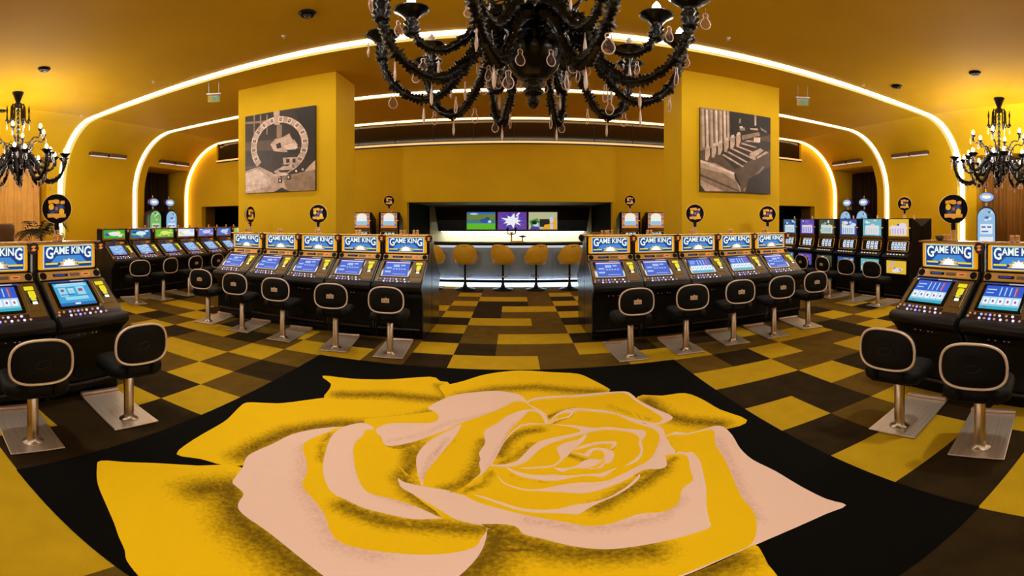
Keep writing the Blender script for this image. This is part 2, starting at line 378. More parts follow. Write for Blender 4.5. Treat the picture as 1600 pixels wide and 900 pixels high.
petal('Y', C_((620,300),(800,230),(1000,200),(1150,230),(1190,300),(1100,390),(900,440),(700,455),(520,440),(600,400)),
      [(C_((640,260),(720,215),(830,200)), 0.05, 0.8), (C_((690,330),(760,360),(850,390)), 0.06, 0.8), (C_((1000,300),(1060,280)), 0.05, 0.5)])
petal('P', C_((822,184),(826,210),(780,262),(720,312),(692,345),(662,367),(642,388),(602,417),(572,427),(500,436),(400,441),(330,434),(420,429),(540,419),(590,409),(638,368),(622,325),(612,290),(640,263),(700,240),(770,223)))
petal('P', C_((735,300),(800,270),(900,244),(1046,240),(1036,280),(1000,293),(1022,266),(1000,256),(900,262),(820,286)))
petal('P', C_((588,430),(648,463),(720,441),(800,435),(870,441),(940,432),(970,402),(1010,392),(1032,345),(1022,310),(960,289),(880,288),(835,308),(810,330),(700,310),(840,350),(855,340),(880,310),(930,305),(962,330),(952,368),(915,372),(860,368),(800,385),(760,415),(700,432),(650,437)),
      [(C_((860,400),(930,380),(990,350)), 0.02, 0.5)])
petal('Y', C_((845,430),(900,415),(955,375),(965,385),(920,425),(880,435)))

RX0, RX1, RY0, RY1 = OX-5*T, OX+3*T, OY+T, OY+8*T
ZR = 0.006
def inside(p, poly):
    x, y = p; c = False; n = len(poly); j = n-1
    for i in range(n):
        xi, yi = poly[i]; xj, yj = poly[j]
        if (yi > y) != (yj > y) and x < (xj-xi)*(y-yi)/(yj-yi)+xi: c = not c
        j = i
    return c
def segd(p, a, b):
    dx, dy = b[0]-a[0], b[1]-a[1]; L = dx*dx+dy*dy
    t = 0 if L == 0 else max(0, min(1, ((p[0]-a[0])*dx+(p[1]-a[1])*dy)/L))
    return math.hypot(p[0]-a[0]-t*dx, p[1]-a[1]-t*dy)
def rug():
    pts = []; edges = []
    def addloop(l):
        o = len(pts); n = len(l)
        pts.extend(Vector(p) for p in l)
        edges.extend((o+i, o+(i+1) % n) for i in range(n))
    addloop([(RX0, RY0), (RX1, RY0), (RX1, RY1), (RX0, RY1)])
    for c, l, s in LAY: addloop(l)
    st = 0.04
    for i in range(int((RX1-RX0)/st)):
        for j in range(int((RY1-RY0)/st)):
            pts.append(Vector((RX0+(i+0.5)*st+random.uniform(-.008, .008), RY0+(j+0.5)*st+random.uniform(-.008, .008))))
    vs, es, fs, *_ = delaunay_2d_cdt(pts, edges, [], 0, 1e-5)
    bbs = [(min(p[0] for p in l), max(p[0] for p in l), min(p[1] for p in l), max(p[1] for p in l)) for c, l, s in LAY]
    vs = [(v[0], v[1]) for v in vs]
    faces = []; mi = []; sh = []
    for f in fs:
        cx = sum(vs[i][0] for i in f)/len(f); cyy = sum(vs[i][1] for i in f)/len(f)
        if not (RX0 < cx < RX1 and RY0 < cyy < RY1): continue
        k = -1
        for q in range(len(LAY)-1, -1, -1):
            b = bbs[q]
            if b[0] <= cx <= b[1] and b[2] <= cyy <= b[3] and inside((cx, cyy), LAY[q][1]): k = q; break
        faces.append(tuple(f))
        if k < 0: mi.append(0); sh += [0.0]*len(f); continue
        mi.append(1 if LAY[k][0] == 'Y' else 2)
        for i in f:
            v = 0.0
            for stl, r, s in LAY[k][2]:
                d = min(segd(vs[i], a, b) for a, b in zip(stl, stl[1:]))
                v = max(v, s*max(0.0, 1-d/(r*0.95)))
            sh.append(v)
    me = bpy.data.meshes.new('rose_rug')
    me.from_pydata([(x, y, ZR) for x, y in vs], [], faces)
    def printed(name, base, dark, hard):
        m = bpy.data.materials.new(name); m.use_nodes = True; nt = m.node_tree; b = nt.nodes['Principled BSDF']
        b.inputs['Roughness'].default_value = 0.95; b.inputs['Specular IOR Level'].default_value = 0.1
        at = nt.nodes.new('ShaderNodeAttribute'); at.attribute_name = 'print_tone'
        tc = nt.nodes.new('ShaderNodeTexCoord')
        n = nt.nodes.new('ShaderNodeTexNoise'); n.inputs['Scale'].default_value = 45; n.inputs['Detail'].default_value = 6; n.inputs['Roughness'].default_value = 0.75
        nt.links.new(tc.outputs['Object'], n.inputs['Vector'])
        a = nt.nodes.new('ShaderNodeMath'); a.operation = 'MULTIPLY_ADD'
        nt.links.new(n.outputs[0], a.inputs[0]); a.inputs[1].default_value = 1.1; a.inputs[2].default_value = -0.55
        s = nt.nodes.new('ShaderNodeMath'); s.operation = 'ADD'
        nt.links.new(at.outputs['Fac'], s.inputs[0]); nt.links.new(a.outputs[0], s.inputs[1])
        r = nt.nodes.new('ShaderNodeMapRange'); r.interpolation_type = 'SMOOTHSTEP'
        r.inputs[1].default_value = 0.18; r.inputs[2].default_value = 0.18+hard
        nt.links.new(s.outputs[0], r.inputs[0])
        mx = nt.nodes.new('ShaderNodeMix'); mx.data_type = 'RGBA'
        mx.inputs[6].default_value = lin(base); mx.inputs[7].default_value = lin(dark)
        nt.links.new(r.outputs[0], mx.inputs[0]); nt.links.new(mx.outputs[2], b.inputs['Base Color'])
        return m
    me.materials.append(mat('black_rug_pile', (5, 4, 2), 0.95, var=0.3, vscale=3, bump=0.5, bscale=300, spec=0.1))
    me.materials.append(printed('yellow_petal_print', (233, 187, 12), (108, 82, 8), 0.9))
    me.materials.append(printed('pink_petal_print', (232, 196, 176), (202, 156, 140), 0.8))
    me.polygons.foreach_set('material_index', mi)
    at = me.attributes.new('print_tone', 'FLOAT', 'CORNER'); at.data.foreach_set('value', sh)
    me.update()
    o = bpy.data.objects.new('rose_rug', me); COL.objects.link(o)
    tag(o, 'black square carpet printed with a huge yellow and pink rose', 'rug')
rug()
mb = MB(); t = 0.006
for a, b, c, d in ((RX0-t, RX1+t, RY0-t, RY0), (RX0-t, RX1+t, RY1, RY1+t), (RX0-t, RX0, RY0, RY1), (RX1, RX1+t, RY0, RY1)): mb.box(a, b, c, d, 0.0, ZR)
mb.build('binding_edge', MATS['black_rug_pile'], bpy.data.objects['rose_rug'])

# ------------------------------------------------------------------ light strips running over the vault
def strip(name, Y, wd, thick, m_main, label, zlow=0.0, side_mat=None):
    path = [(XL, 0.02)]+side_profile(-1, 0.0, 16)[1:]+side_profile(1, 0.0, 16)[1:][::-1]+[(XR, 0.02)]
    path = [p for p in path]
    mb = MB(); n = len(path)
    inn = []
    cxm = (XL+XR)/2
    for i, (x, z) in enumerate(path):
        a = path[max(0, i-1)]; b = path[min(n-1, i+1)]
        tx, tz = b[0]-a[0], b[1]-a[1]; L = math.hypot(tx, tz); nx, nz = tz/L, -tx/L
        inn.append((x+nx*thick, z+nz*thick))
    for y0, y1, k in ((Y, Y+wd*0.55, 0), (Y+wd*0.55, Y+wd, 1)):
        mb.mi = k
        rings = [[(p[0], y0, p[1]), (q[0], y0, q[1]), (q[0], y1, q[1]), (p[0], y1, p[1])] for p, q in zip(path, inn)]
        mb.rings(rings, True, True, False)
    return tag(mb.build(name, [m_main, side_mat or m_main]), label, 'light strip')
G1 = em('strip_white', (255, 250, 238), STRIP_W); G2 = em('slot_lit_side', (250, 222, 120), 1.0)  # dim warm band paints the lit side of the slot
G3 = em('strip_far', (255, 205, 140), STRIP_W*0.42); G4 = em('strip_far_b', (255, 190, 110), STRIP_W*0.3)
strip('light_strip', 5.62, 0.24, 0.012, G1, 'nearest glowing light strip arching over walls and ceiling', side_mat=G2)
strip('light_strip', 8.5, 0.20, 0.012, em('strip_mid', (255, 238, 200), STRIP_W*0.75), 'middle glowing light strip, arching behind the two pillars', side_mat=em('slot_mid_lit_side', (250, 205, 120), 1.0))  # its dim second band likewise paints the slot's lit side
strip('light_strip', 11.0, 0.15, 0.02, G3, 'farthest light strip, arching along the edge of the bar wall', side_mat=G4)
for y, lb in ((-1.6, 'added unseen light strip arching over the room just behind the viewer'), (-4.8, 'added unseen light strip arching over the room far behind the viewer')):
    strip('light_strip', y, 0.26, 0.012, G1, lb, side_mat=G2)['group'] = 'added light strips behind the viewer'  # two added strips, out of view, that brighten the room from behind
mb = MB(); mb.box(-9.9, 9.42, YB-0.03, YB, 3.82, 3.87)
tag(mb.build('light_strip', em('strip_reflection', (255, 190, 120), 1.2)), 'straight thin pinkish line, painted strip reflection under the dark window band above the bar', 'light strip')  # glowing bar stands in for the far strip's reflection in the glass

# ------------------------------------------------------------------ chandeliers
M_CH = mat('black_murano_glass', (3, 3, 4), 0.25, spec=0.35)
def crystal_mat():
    m = bpy.data.materials.new('clear_pink_crystal'); m.use_nodes = True; nt = m.node_tree
    for n in list(nt.nodes):
        if n.type != 'OUTPUT_MATERIAL': nt.nodes.remove(n)
    out = nt.nodes['Material Output']
    tr = nt.nodes.new('ShaderNodeBsdfTransparent'); tr.inputs[0].default_value = (0.95, 0.9, 0.88, 1)
    gl = nt.nodes.new('ShaderNodeBsdfPrincipled'); gl.inputs['Base Color'].default_value = lin((245, 205, 190)); gl.inputs['Roughness'].default_value = 0.15
    lw = nt.nodes.new('ShaderNodeLayerWeight'); lw.inputs[0].default_value = 0.45
    mr = nt.nodes.new('ShaderNodeMapRange'); mr.inputs[1].default_value = 0.4; mr.inputs[2].default_value = 0.9; mr.inputs[3].default_value = 0.05; mr.inputs[4].default_value = 1.0
    nt.links.new(lw.outputs['Facing'], mr.inputs[0])
    mx = nt.nodes.new('ShaderNodeMixShader')
    nt.links.new(mr.outputs[0], mx.inputs[0]); nt.links.new(tr.outputs[0], mx.inputs[1]); nt.links.new(gl.outputs[0], mx.inputs[2])
    nt.links.new(mx.outputs[0], out.inputs[0])
    return m
M_CRY = crystal_mat()
M_BULB = em('bulb', (255, 246, 238), BULB_W)
CH_CUP = [(0.02, -0.09), (0.045, -0.07), (0.028, -0.05), (0.05, -0.03), (0.03, -0.01), (0.048, 0.01), (0.032, 0.03), (0.042, 0.05), (0.062, 0.075), (0.095, 0.105), (0.108, 0.112), (0.095, 0.116), (0.05, 0.10), (0.02, 0.098)]
def beaded_arm(path, r0, r1, n_ring=84, sides=8, bead=0.46):
    pts = crom(path, 8, closed=False)
    L = [0]
    for a, b in zip(pts, pts[1:]): L.append(L[-1]+math.dist(a, b))
    out = []; rad = []
    for k in range(n_ring):
        s = L[-1]*k/(n_ring-1); i = 0
        while i < len(L)-2 and L[i+1] < s: i += 1
        t = (s-L[i])/max(1e-9, L[i+1]-L[i])
        out.append(tuple(a+(b-a)*t for a, b in zip(pts[i], pts[i+1])))
        f = k/(n_ring-1); r = r0+(r1-r0)*f
        if f < 0.26: r *= 1.5
        if k % 9 == 4: r *= 1.35
        rad.append(r*(1+bead*(1 if k % 2 else -0.6)*(0.8+0.35*math.sin(k*2.3))))
    mb = MB(); mb.tube(out, rad, sides, True)
    rs = random.Random(n_ring)
    for k in range(6, n_ring-4, 2):
        p = Vector(out[k]); t = (Vector(out[k+1])-p).normalized()
        for _ in range(2):
            d = Vector((rs.uniform(-1, 1), rs.uniform(-1, 1), rs.uniform(-1, 1))); d = (d-t*d.dot(t)).normalized()
            e = t.cross(d); R_ = rad[k]; ln = R_*rs.uniform(1.5, 2.3); wd = R_*0.45
            b0 = p+d*R_*0.6; tip = p+d*ln+t*rs.uniform(-.3, .5)*R_
            mb.add([tuple(b0+e*wd), tuple(b0-e*wd), tuple(b0+t*wd), tuple(tip)], [(0,1,3),(1,2,3),(2,0,3)], False)
    return mb
def make_chandelier():
    root = empty('chandelier')
    z0 = 0.0      # origin at the ceiling; everything hangs below (ceiling at 4.51)
    mb = MB(); mb.lathe([(0.02,-0.30),(0.035,-0.28),(0.05,-0.22),(0.10,-0.08),(0.13,-0.01),(0.13,0.0)], 20); mb.build('canopy', M_CH, root)
    prof = []; z = -1.75
    seg = [(0.03, 0.02), (0.07, 0.05), (0.05, 0.03), (0.08, 0.06), (0.035, 0.04)]
    while z < -0.28:
        for r, dz in seg:
            prof.append((r*0.62, z)); prof.append((r*0.35, z+dz*0.8)); z += dz
    mb = MB(); mb.lathe(prof, 14); mb.build('stem', M_CH, root)
    mb = MB(); mb.lathe([(0.01,-2.09),(0.03,-2.07),(0.05,-2.04),(0.03,-2.01),(0.06,-1.99),(0.07,-1.96),(0.045,-1.94),(0.075,-1.915),(0.07,-1.90),(0.06,-1.885),(0.11,-1.86),(0.16,-1.79),(0.195,-1.70),(0.20,-1.63),(0.15,-1.62),(0.10,-1.59),(0.14,-1.55),(0.15,-1.50),(0.10,-1.45),(0.12,-1.40),(0.06,-1.36)], 28)
    mb.build('bowl', M_CH, root)
    armm = {}
    def arm(kind, ang, path, r0, r1, rings, cup_s):
        c, s = math.cos(ang), math.sin(ang)
        if kind not in armm:
            a = beaded_arm([(r, 0, z) for r, z in path], r0, r1, rings).build('arm', M_CH, root)
            e = path[-1]
            q = MB(); q.lathe([(r*cup_s, e[1]+z*cup_s) for r, z in CH_CUP], 16, (e[0], 0, 0)); cu = q.build('candle_cup', M_CH, a)
            q = MB(); q.lathe([(0.012, 0.0), (0.012, 0.05)], 8, (e[0], 0, e[1]+0.09*cup_s)); q.build('candle_stub', mat('ivory_candle', (215, 190, 170), 0.5), a)
            zb = e[1]+0.09*cup_s+0.05
            q = MB(); q.lathe([(0.008, 0), (0.022, 0.012), (0.029, 0.032), (0.024, 0.054), (0.009, 0.078), (0.001, 0.088)], 10, (e[0], 0, zb)); q.build('bulb', M_BULB, a)
            armm[kind] = a
        else:
            a = dup(armm[kind], root)
        a.rotation_euler = (0, 0, ang)
        return a
    outer = [(.10,-1.47),(.22,-1.50),(.36,-1.62),(.50,-1.84),(.65,-1.99),(.80,-1.99),(.94,-1.89),(1.02,-1.74),(1.04,-1.58)]
    inner = [(.08,-1.42),(.20,-1.38),(.34,-1.46),(.48,-1.64),(.62,-1.74),(.75,-1.70),(.81,-1.56)]
    upper = [(.05,-1.30),(.14,-1.36),(.26,-1.32),(.34,-1.16),(.44,-1.08),(.55,-1.10),(.60,-1.00)]
    top = [(.04,-1.0),(.12,-1.02),(.20,-0.95),(.22,-0.88)]
    for k in range(10): arm('o', 2*PI*k/10, outer, 0.034, 0.026, 110, 1.15)
    for k in range(8): arm('i', 2*PI*(k+0.5)/8, inner, 0.031, 0.024, 90, 1.05)
    for k in range(6): arm('u', 2*PI*(k+0.3)/6, upper, 0.016, 0.012, 50, 0.62)
    # scrolls: crooks at the top and curls above the bowl
    sc = None
    for k in range(6):
        if sc is None:
            pts = [(.03,0,-.36),(.05,0,-.31),(.10,0,-.28),(.14,0,-.33),(.15,0,-.45),(.155,0,-.60),(.19,0,-.70),(.235,0,-.70)]
            q = MB(); P = crom(pts, 5, False); q.tube(P, [0.017]*len(P), 8); sc = q.build('scroll', M_CH, root); s_ = sc
            q = MB(); q.lathe([(0.006,-0.70),(0.05,-0.66),(0.02,-0.62),(0.012,-0.5),(0.024,-0.42),(0.01,-0.34),(0.004,-0.30)], 10, (.235,0,0)); q.build('spire', M_CH, sc)
        else: s_ = dup(sc, root)
        s_.rotation_euler = (0, 0, 2*PI*k/6)
    sc = None
    for k in range(8):
        if sc is None:
            pts = []
            for q in range(26):
                a = q*0.36; r = 0.016+0.0035*q
                pts.append((0.25+r*math.cos(a), 0, -1.26+r*math.sin(a)))
            pts += [(.22,0,-1.42),(.14,0,-1.50)]
            q = MB(); q.tube(pts, [0.009]*len(pts), 6); sc = q.build('curl', M_CH, root); s_ = sc
        else: s_ = dup(sc, root)
        s_.rotation_euler = (0, 0, 2*PI*(k+.5)/8)
    # crystals: bead, small drop and pear
    q = MB()
    q.tube([(0,0,0),(0,0,-0.035)], 0.0022, 5)
    q.lathe([(0.002,-0.062),(0.012,-0.055),(0.015,-0.046),(0.010,-0.037),(0.003,-0.033)], 10, sy=0.5)
    q.lathe([(0.002,-0.150),(0.016,-0.145),(0.027,-0.128),(0.029,-0.112),(0.022,-0.092),(0.010,-0.075),(0.004,-0.062)], 14, sy=0.3)
    q.mi = 1
    ou = [(0.0,-0.153),(0.018,-0.147),(0.029,-0.130),(0.031,-0.112),(0.024,-0.091),(0.012,-0.074),(0.013,-0.062),(0.016,-0.050),(0.010,-0.038)]
    q.loop([(x, 0, z) for x, z in ou]+[(-x, 0, z) for x, z in ou[:0:-1]], 0.0036, 5)  # pale loop paints the bright glint along the drop's rim
    cry = q.build('crystal_pendant', [M_CRY, mat('crystal_glint_tone', (250, 232, 228), 0.2, spec=0.8)], root)
    q = MB()
    q.tube([(0,0,0),(0,0,-0.03)], 0.002, 5)
    q.lathe([(0.001,-0.15),(0.009,-0.13),(0.011,-0.10),(0.006,-0.05),(0.002,-0.03)], 8)
    spk = q.build('crystal_pendant', mat('crystal_glint_tone', (250, 232, 228), 0.2, spec=0.8), root)
    first = {id(cry): True, id(spk): True}
    cnt = 0
    def hang(r, ang, z, src):
        if first.get(id(src)): o = src; first[id(src)] = False
        else: o = src.copy(); COL.objects.link(o)
        o.parent = root; o.location = (r*math.cos(ang), r*math.sin(ang), z); o.rotation_euler = (0, 0, ang+random.uniform(0.4, 2.6))
    for k in range(10):
        a = 2*PI*k/10
        for q, (r, z) in enumerate([(.30,-1.73),(.52,-1.96),(.74,-2.03),(.96,-1.90),(1.12,-1.50)]):
            hang(r, a+(0.0 if q < 4 else 0.06), z, cry if q % 3 != 2 else spk)
        if k > 7: continue
        a = 2*PI*(k+0.5)/8
        for q, (r, z) in enumerate([(.42,-1.62),(.64,-1.78),(.89,-1.50)]):
            hang(r, a, z, spk if q == 1 else cry)
    for k in range(6):
        a = 2*PI*(k+0.3)/6
        hang(.30, a, -1.27, spk); hang(.66, a, -0.97, cry)
        hang(.24, 2*PI*k/6, -0.72, spk)
    return root
ch = make_chandelier()
place(ch, 0.13, 2.73, ZC, 0.0, 'large black glass chandelier hanging over the rose, with lit candle bulbs', 'chandelier')
a_lit = []
# only some of the big chandelier's bulbs are lit, and those are dimmer
off = mat('unlit_bulb_glass', (190, 170, 150), 0.15); dim = em('bulb_soft', (255, 244, 230), 75.0); nb = 0; mcache = {}
for a_ in sorted(ch.children, key=lambda o: o.name):
    for b_ in a_.children:
        if b_.name.startswith('bulb'):
            nb += 1; m_ = off if nb % 3 == 2 else dim; key = (b_.data.name, m_.name)
            if key not in mcache: mcache[key] = b_.data.copy(); mcache[key].materials[0] = m_
            a_lit.append((b_, mcache[key]))
place(ch, -8.23, 3.1, ZC, 0.2, 'black chandelier with lit bulbs at the left edge, before the pale curtains', 'chandelier')
place(ch, 8.55, 3.48, ZC, -0.15, 'black chandelier with lit bulbs at the right edge, before the brown curtains', 'chandelier')

for b_, d_ in a_lit: b_.data = d_
# ------------------------------------------------------------------ ceiling fittings
def on_ceiling(x, y, z=ZC):
    lon = (x-CX)/F; r = (z-EYE)/math.tan((HY-y)/F); return r*math.sin(lon), r*math.cos(lon)
def make_dome():
    root = empty('ceiling_spotlight')
    q = MB(); q.lathe([(0.115,0),(0.115,-0.012),(0.085,-0.05),(0.06,-0.05),(0.055,-0.03)], 20); q.build('housing', M_BLACK, root)
    q = MB(); q.lathe([(0.055,-0.045),(0.04,-0.06),(0.02,-0.066)], 14); q.build('lens', mat('spot_lens', (60, 60, 60), 0.1), root)
    return root
dome = make_dome()
spots = [((480, 20), 'round black spotlight on the ceiling left of the central chandelier', 1.0),
         ((69, 107), 'round black spotlight on the ceiling above the left chandelier', 1.0),
         ((1401, 134), 'black ceiling spotlight nearest the glowing strip on the right, before it', 1.0),
         ((1523, 113), 'highest of the black ceiling spotlights above the right chandelier', 1.0),
         ((1500, 188), 'small black spotlight on the ceiling just left of the right chandelier stem', 0.5),
         ((1593, 180), 'black ceiling spotlight at the right frame edge beside the chandelier', 0.5),
         ((3, 172), 'black ceiling spotlight at the left frame edge beside the chandelier', 0.5),
         ((1401, 203), 'black ceiling spotlight between the first and second strips on the right', 0.6),
         ((340, 224), 'small black ceiling spotlight between strips left of the left pillar', 0.0)]
def spotlight(x, y, z, e, ang=80, col=(1, 0.97, 0.90), tx=None):
    ld = bpy.data.lights.new('spot_beam', 'SPOT'); ld.energy = e; ld.spot_size = math.radians(ang); ld.spot_blend = 0.7
    ld.shadow_soft_size = 0.12; ld.color = col
    lo = bpy.data.objects.new('spot_beam', ld); COL.objects.link(lo); lo.location = (x, y, z)
    if tx: lo.rotation_euler = (Vector((x, y, z))-Vector(tx)).to_track_quat('Z', 'Y').to_euler()
    return lo
for (px, py), lab, e in spots:
    x, y = on_ceiling(px, py)
    place(dome, x, y, ZC, 0, lab, 'spotlight')
    if e: spotlight(x, y, ZC-0.09, SPOT_W*e)
# four added unseen fittings over the viewer, to brighten rug and pillars
for k, (x, y, t) in enumerate([(-2.6, 0.6, (-1.2, 2.6, 0)), (2.9, 0.6, (1.0, 2.6, 0)), (-3.2, -1.2, (-4.2, 6.7, 2.6)), (3.2, -1.2, (4.0, 6.7, 2.6))]):
    place(dome, x, y, ZC, 0, 'added unseen black ceiling spotlight over the viewer, %s' % ('ahead and to the left', 'ahead and to the right', 'behind and to the left', 'behind and to the right')[k], 'spotlight', 'added spotlights over the viewer')
    spotlight(x, y, ZC-0.09, SPOT_W*(2.3 if k < 2 else 5.5), 75 if k < 2 else 55, tx=t)
def make_sprinkler():
    q = MB(); q.lathe([(0.035,0),(0.035,-0.006),(0.012,-0.01),(0.010,-0.035),(0.028,-0.038),(0.028,-0.042)], 12)
    return q.build('sprinkler', mat('white_enamel', (215, 195, 180), 0.4))
spr = make_sprinkler()
for (px, py), lab in (((443, 56), 'tiny white sprinkler on ceiling, left of the central chandelier'), ((240, 127), 'tiny white sprinkler on ceiling above the nearest strip, far left'),
                      ((1138, 59), 'tiny white sprinkler on ceiling right of the central chandelier'), ((1349, 132), 'tiny white sprinkler on ceiling left of a black spotlight, far right'),
                      ((127, 180), 'tiny white sprinkler on ceiling right of the left chandelier'), ((1580, 174), 'tiny white sprinkler right of the right chandelier canopy')):
    x, y = on_ceiling(px, py); place(spr, x, y, ZC, 0, lab, 'sprinkler')
def make_exit():
    root = empty('exit_sign')
    q = MB(); q.box(-0.14, 0.14, -0.025, 0.025, 0.02, 0.05); q.tube([(-0.1, 0, 0.05), (-0.1, 0, 0.3)], 0.006, 6); q.tube([(0.1, 0, 0.05), (0.1, 0, 0.3)], 0.006, 6); q.build('bracket', mat('grey_enamel', (165, 160, 165), 0.4), root)
    q = MB(); q.box(-0.12, 0.12, -0.004, 0.004, -0.14, 0.02); q.build('sign_plate', mat('frosted_green_acrylic', (150, 128, 60), 0.2), root)
    q = MB(); mk = mat('teal_pictogram', (40, 105, 100), 0.4, emit=(60, 150, 140), es=0.25)
    q.prism([(-0.02, -0.12), (0.02, -0.12), (0.05, -0.05), (0.02, -0.02), (-0.03, -0.03), (-0.01, -0.06)], -0.008, -0.004, 'y')
    q.box(0.06, 0.10, -0.008, -0.004, -0.12, -0.01); q.box(-0.10, -0.05, -0.008, -0.004, -0.075, -0.055)
    q.build('pictogram', mk, root)
    return root
ex = make_exit()
place(ex, -5.4, 6.0, 4.21, 0.55, 'small hanging exit sign left of the left pillar', 'exit sign')
place(ex, 5.4, 6.35, 4.21, -0.55, 'small hanging exit sign right of the right pillar', 'exit sign')
def make_vent():
    root = empty('wall_light')
    for s in (-1, 1):
        q = MB(); q.rbox(-0.07, 0.08, s*0.36-0.33, s*0.36+0.33, -0.06, 0.05, 0.012); h = q.build('lamp_housing', mat('bronze_housing', (95, 70, 40), 0.4, metal=0.5), root)
        q = MB(); q.box(-0.06, 0.07, s*0.36-0.31, s*0.36+0.31, -0.075, -0.06); q.build('diffuser', em('lilac_diffuser', (215, 200, 200), 0.9), h)
    return root
vt = make_vent()
def coveX(side, z):
    a = math.asin((z-(ZC-RC))/RC); X = XL if side < 0 else XR
    return X - side*RC*(1-math.cos(a))
for side, y, lab in ((-1, 7.15, 'twin slim wall lamp on the left cove between nearest and middle strips'), (-1, 10.0, 'twin slim wall lamp on the left cove above the dark curtain niche'),
                     (1, 7.3, 'twin slim wall lamp on the right cove between nearest and middle strips'), (1, 10.0, 'twin slim wall lamp on the right cove above the dark curtain niche')):
    z = 3.78
    o = place(vt, coveX(side, z)-side*0.07, y, z, 0, lab, 'wall lamp')

# ------------------------------------------------------------------ curtains in the niches
def curtain(name, side, y0, y1, m, label, depth=0.35, z1=3.5):
    X = (XL if side < 0 else XR) + side*depth
    q = MB(); n = int((y1-y0)/0.02); rows = []
    for z in (0.02, 1.2, 2.4, z1):
        row = []
        for k in range(n+1):
            y = y0+(y1-y0)*k/n
            a = 0.055*math.sin(y*2*PI/0.21)+0.02*math.sin(y*2*PI/0.37+z*0.4)
            row.append((X+a*(1.15-0.1*z), y+0.015*math.sin(z*1.3+y*5), z))
        rows.append(row)
    q.rings(rows, False, False, True)
    rows2 = [[(x+side*0.012, y, z) for x, y, z in r] for r in rows]
    q.rings(rows2, False, False, True)
    c = q.build(name, m)
    q = MB(); q.tube([(X, y0, z1+0.02), (X, y1, z1+0.02)], 0.018, 8); q.build('curtain_rail', M_DARK, c)
    return tag(c, label, 'curtain')
curtain('curtain', -1, 2.25, 5.17, mat('golden_curtain', (240, 188, 96), 0.8, var=0.1, vscale=3), 'tall pale golden pleated curtain at left edge behind the palm')
curtain('curtain', 1, 2.25, 5.17, mat('brown_gold_curtain', (140, 92, 22), 0.8, var=0.1, vscale=3), 'tall brown gold pleated curtain at right edge behind the chandelier')
curtain('curtain', -1, 9.05, 10.87, mat('dark_brown_curtain', (38, 24, 12), 0.9), 'dark brown curtain filling the left wall niche between strips', depth=0.8)
curtain('curtain', 1, 9.05, 10.87, mat('dark_brown_curtain', (38, 24, 12), 0.9), 'dark brown curtain filling the right wall niche between strips', depth=0.8)

# ------------------------------------------------------------------ pictures on the pillars
SEP = [mat('sepia_%d' % k, c, 0.45, var=0.3, vscale=9) for k, c in enumerate([(24, 16, 12), (44, 31, 23), (88, 68, 52), (150, 122, 98), (196, 166, 146), (226, 200, 184)])]
def picture(name, x0, x1, z0, z1, shapes, label):
    root = empty(name, (x0, 6.75, z0)); W, H = x1-x0, z1-z0
    q = MB(); q.box(0, W, -0.045, -0.002, 0, H); q.build('canvas', SEP[0], root)
    q = MB(); d = 0.046
    for k, (mi, poly) in enumerate(shapes):
        q.mi = mi
        vs = [(min(1, max(0, u))*W, -d-0.00012*k, (1-min(1, max(0, v)))*H) for u, v in poly]
        q.add(vs, [tuple(range(len(vs)))], False)
    q.build('photo_print', SEP, root)
    tag(root, label, 'picture')
def lp(x, y):
    u = (x-57)/625; t = 165-105*u; b = 855-35*u; return (u, (y-t)/(b-t))
def rp(x, y):
    u = (x-124)/568; t = 95+100*u; b = 790+35*u; return (u, (y-t)/(b-t))
sh = [(1, [(0,0),(1,0),(1,1),(0,1)])]
L = lambda mi, *pts: sh.append((mi, [lp(*p) for p in pts]))
L(2, (55,400),(300,380),(420,420),(420,600),(150,650),(55,640))
L(1, (60,480),(680,470),(680,560),(60,620)); L(0, (520,100),(680,60),(680,560),(600,560),(560,300))
L(0, (60,170),(300,120),(300,190),(60,210)); L(3, (60,215),(500,185),(500,205),(60,235))
for x in (140, 200, 260): L(3, (x,150),(x+12,148),(x+12,330),(x,330))
L(4, (325,100),(380,95),(385,240),(335,240)); L(3, (355,240),(400,240),(400,360),(355,360))
L(2, (100,460),(560,440),(560,455),(100,480)); L(1, (180,500),(400,490),(400,620),(200,640))
L(4, (60,660),(120,640),(200,620),(330,680),(450,740),(560,690),(640,600),(685,555),(685,820),(60,855))
L(3, (400,700),(685,640),(685,820),(450,830)); L(5, (60,680),(180,640),(300,720),(300,790),(60,840)); L(0, (330,840),(400,800),(470,835))
cxr, cyr = 370, 430
def ringpt(a, r): return (cxr+r*math.cos(a)*0.98, cyr+r*math.sin(a)*1.02-0.10*r*math.cos(a))
N = 30
for k in range(N):
    a0, a1 = PI*0.78+(2*PI-1.05)*k/N, PI*0.78+(2*PI-1.05)*(k+1)/N
    L(5 if k % 2 else 4, ringpt(a0, 262), ringpt(a1, 262), ringpt(a1, 205), ringpt(a0, 205))
    if k % 2:
        am = (a0+a1)/2; da = 0.045
        L(0, ringpt(am-da, 248), ringpt(am+da, 248), ringpt(am+da, 219), ringpt(am-da, 219))
        L(4, ringpt(am-da*.45, 241), ringpt(am+da*.45, 241), ringpt(am+da*.45, 226), ringpt(am-da*.45, 226))
L(4, (300,420),(340,370),(400,360),(470,320),(540,420),(520,480),(420,490),(330,480)); L(0, (350,420),(390,400),(400,450),(360,460))
L(1, (470,330),(500,310),(530,360),(500,380)); L(5, (420,430),(520,400),(540,450),(450,470)); L(0, (440,470),(560,460),(560,500),(470,500))
L(4, (410,540),(540,530),(545,590),(420,600)); L(0, (440,550),(470,548),(470,580),(440,585)); L(0, (495,548),(520,545),(520,580),(495,580))
L(4, (330,660),(420,610),(500,620),(470,670),(360,690)); L(0, (370,650),(480,645),(450,668),(390,668)); L(5, (320,690),(420,670),(470,690),(360,705))
